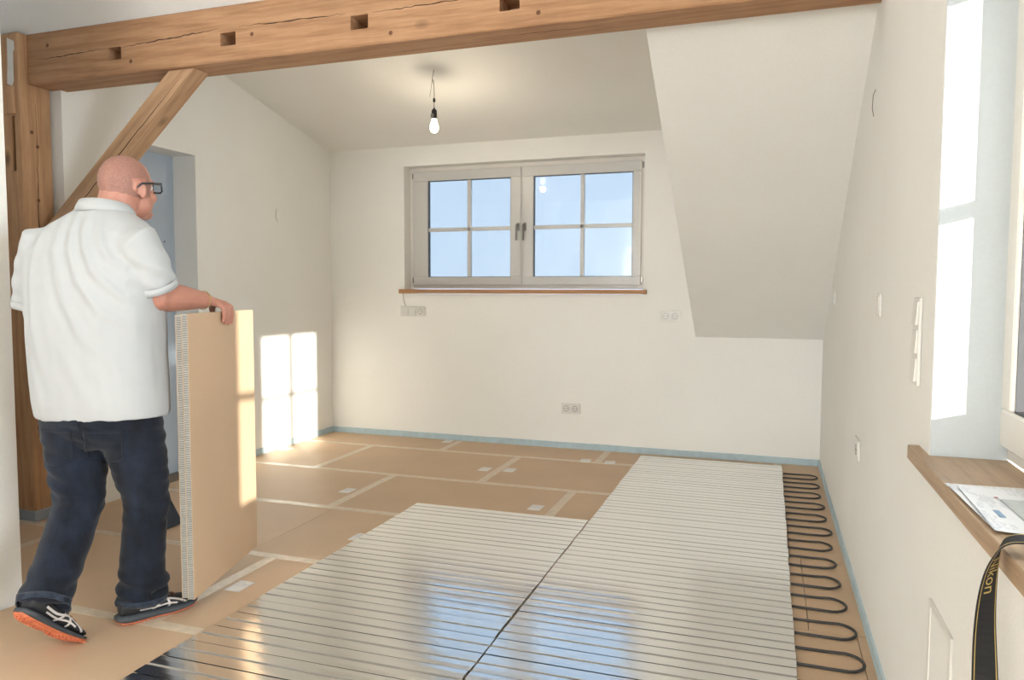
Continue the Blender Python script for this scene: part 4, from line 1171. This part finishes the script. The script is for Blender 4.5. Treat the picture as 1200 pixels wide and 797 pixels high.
# shoes ------------------------------------------------------------------
def shoe(mtx, flip, ankle):
    """local frame: x forward from heel (0 .. 0.285), y outward side, z up from the sole"""
    root = empty('shoe', mtx @ Vector((.13, 0, 0))); root.parent = person; root.location = wloc(root)-wloc(person)
    S = Matrix.Scale(-1, 4, (0, 1, 0)) if flip else Matrix.Identity(4)
    X = mtx @ S
    def fin(m, name, mat, par, smooth=True):
        for v_ in m.bm.verts: v_.co = X @ v_.co
        return m.build(name, mat, par, smooth)
    Lx = [0.0, .012, .035, .07, .11, .15, .19, .23, .26, .278, .286]
    W_ = [.018, .029, .036, .038, .037, .040, .047, .050, .044, .030, .012]
    Yc = [0, 0, 0, 0, -.001, -.003, -.004, -.004, -.006, -.008, -.009]
    rise = [.008, .004, .001, 0, 0, 0, 0, .003, .009, .016, .022]
    top = [.030, .031, .030, .028, .025, .023, .022, .023, .027, .032, .035]
    def soleloft(z0s, z1s, grow):
        m = MB(); R = []
        for i, x in enumerate(Lx):
            w = W_[i]+grow
            R.append([m.bm.verts.new((x-(grow if i == 0 else 0)+(grow if i == len(Lx)-1 else 0), Yc[i]+sg*w, z)) for sg, z in ((-1, z0s[i]), (1, z0s[i]), (1.04, z1s[i]), (-1.04, z1s[i]))])
        for A, B_ in zip(R, R[1:]):
            for k in range(4): m.bm.faces.new((A[k], A[(k+1) % 4], B_[(k+1) % 4], B_[k]))
        m.bm.faces.new(R[0][::-1]); m.bm.faces.new(R[-1])
        bmesh.ops.bevel(m.bm, geom=list(m.bm.edges), offset=.002, segments=2, affect='EDGES')
        return m
    fin(soleloft([r+.008 for r in rise], [t for t in top], .004), 'midsole', M['midsole'], root)
    fin(soleloft([r+.003 for r in rise], [r+.010 for r in rise], .0025), 'outsole', M['outsole'], root)
    m = MB()   # tread lugs
    for i in range(18):
        x = .010+.0150*i
        w = 0; 
        for j in range(len(Lx)-1):
            if Lx[j] <= x <= Lx[j+1]:
                t = (x-Lx[j])/(Lx[j+1]-Lx[j]); w = W_[j]*(1-t)+W_[j+1]*t; rz = rise[j]*(1-t)+rise[j+1]*t
        if .125 < x < .150: continue
        for q in (-.66, 0, .66):
            m.box(x, x+.0095, q*w-w*.26, q*w+w*.26, rz-.002, rz+.005, .001, mtx=Matrix.Rotation(random.uniform(-.01, .01), 4, 'Z'))
    setp(fin(m, 'tread', M['outsole'], root, False), kind='stuff')
    # upper
    m = MB()
    secs = [(.004, .020, .030, .082), (.020, .031, .030, .092), (.050, .036, .028, .092), (.085, .037, .028, .090), (.120, .037, .026, .088), (.150, .039, .025, .080), (.185, .044, .024, .067), (.220, .046, .024, .055), (.250, .042, .027, .050), (.270, .031, .031, .047), (.281, .014, .034, .042)]
    R = []
    for x, w, zb_, zt in secs:
        yc = -.004*(x > .14); ring = []
        for k in range(16):
            t = 2*math.pi*k/16; ct, st = math.cos(t), math.sin(t)
            zz = (zt+zb_)/2 + (zt-zb_)/2*st; ww = w*(1.0 if st < 0 else 1-.28*st*st)
            ring.append((x, yc+ww*math.copysign(abs(ct)**.8, ct), zz))
        R.append([m.bm.verts.new(p) for p in ring])
    for A, B_ in zip(R, R[1:]):
        for k in range(16): m.bm.faces.new((A[k], A[(k+1) % 16], B_[(k+1) % 16], B_[k]))
    m.bm.faces.new(R[0][::-1]); m.bm.faces.new(R[-1])
    me = None
    for v_ in m.bm.verts: v_.co = X @ v_.co
    me = apply_mods(m.mesh(), [('SUBSURF', dict(levels=2))])
    up = link_mesh('upper', me, M['shoe'], root, True)
    tree = surf(up)
    def strip(path, wd, name, mat, sides=(-1, 1)):
        for sd in sides:
            pl = []
            for (x, z) in path:
                o_ = X @ Vector((x, sd*.15, z)); d_ = (X.to_3x3() @ Vector((0, -sd, 0))).normalized()
                hit = tree.ray_cast(o_, d_)
                if hit[0]: pl.append((hit[0], hit[1]))
            if len(pl) < 2: continue
            v = []; f = []
            for i, (p, nn) in enumerate(pl):
                t = (pl[min(i+1, len(pl)-1)][0]-pl[max(i-1, 0)][0]).normalized(); s_ = nn.cross(t).normalized()*wd/2
                v += [p+s_+nn*.0014, p-s_+nn*.0014, p-s_-nn*.001, p+s_-nn*.001]
            for i in range(len(pl)-1):
                a, b = 4*i, 4*i+4
                for q in range(4): f.append((a+q, a+(q+1) % 4, b+(q+1) % 4, b+q))
            f += [(0, 3, 2, 1), (len(v)-4, len(v)-3, len(v)-2, len(v)-1)]
            link_mesh(name, pyd(v, f), mat, up)
    def curve(pts, n=12):
        P = [Vector((a, b, 0)) for a, b in pts]; return [(q.x, q.y) for q in (cat_(P, k/n) for k in range(n+1))]
    strip(curve([(.060, .058), (.11, .052), (.16, .062), (.205, .050), (.235, .034)]), .0075, 'side_stripe', M['stripe'])
    strip(curve([(.070, .044), (.12, .040), (.165, .046), (.20, .040)]), .006, 'side_stripe', M['stripe'])
    strip(curve([(.118, .032), (.135, .050), (.150, .074)]), .0075, 'side_stripe', M['stripe'])
    strip(curve([(.172, .030), (.172, .046), (.165, .066)]), .0075, 'side_stripe', M['stripe'])
    for i in range(5):
        x = .128+.018*i; zt = .094-.0075*i
        pts = []
        for q in range(9):
            y = -.022+.044*q/8; o_ = X @ Vector((x+.005*math.sin(q*2+i), y, .16)); d_ = (X.to_3x3() @ Vector((0, 0, -1))).normalized()
            hit = tree.ray_cast(o_, d_)
            if hit[0]: pts.append(hit[0]+hit[1]*.002)
        if len(pts) > 2: MB().tube(pts, .0028, 6).build('lace', M['lace'], root, True)
    return root
# right shoe flat on the floor
hr, tr = Vector((-2.232, 2.070, 0)), Vector((-2.115, 2.325, 0))
fx = (tr-hr).normalized(); fy = Vector((-fx.y, fx.x, 0))
mR = Matrix(((fx.x, fy.x, 0, hr.x), (fx.y, fy.y, 0, hr.y), (0, 0, 1, .0025), (0, 0, 0, 1)))
shoe(mR, False, None)
# left shoe pushing off, heel raised
hl, tl = Vector((-2.280, 1.722, .172)), Vector((-2.264, 1.925, -.010))
fx = (tl-hl).normalized(); fy = Vector((0, 0, 1)).cross(fx).normalized(); fz = fx.cross(fy)
roll_ = Matrix.Rotation(math.radians(-6), 3, fx); fy = roll_ @ fy; fz = roll_ @ fz
mL = Matrix(((fx.x, fy.x, fz.x, hl.x), (fx.y, fy.y, fz.y, hl.y), (fx.z, fy.z, fz.z, hl.z), (0, 0, 0, 1)))
shoe(mL, True, None)
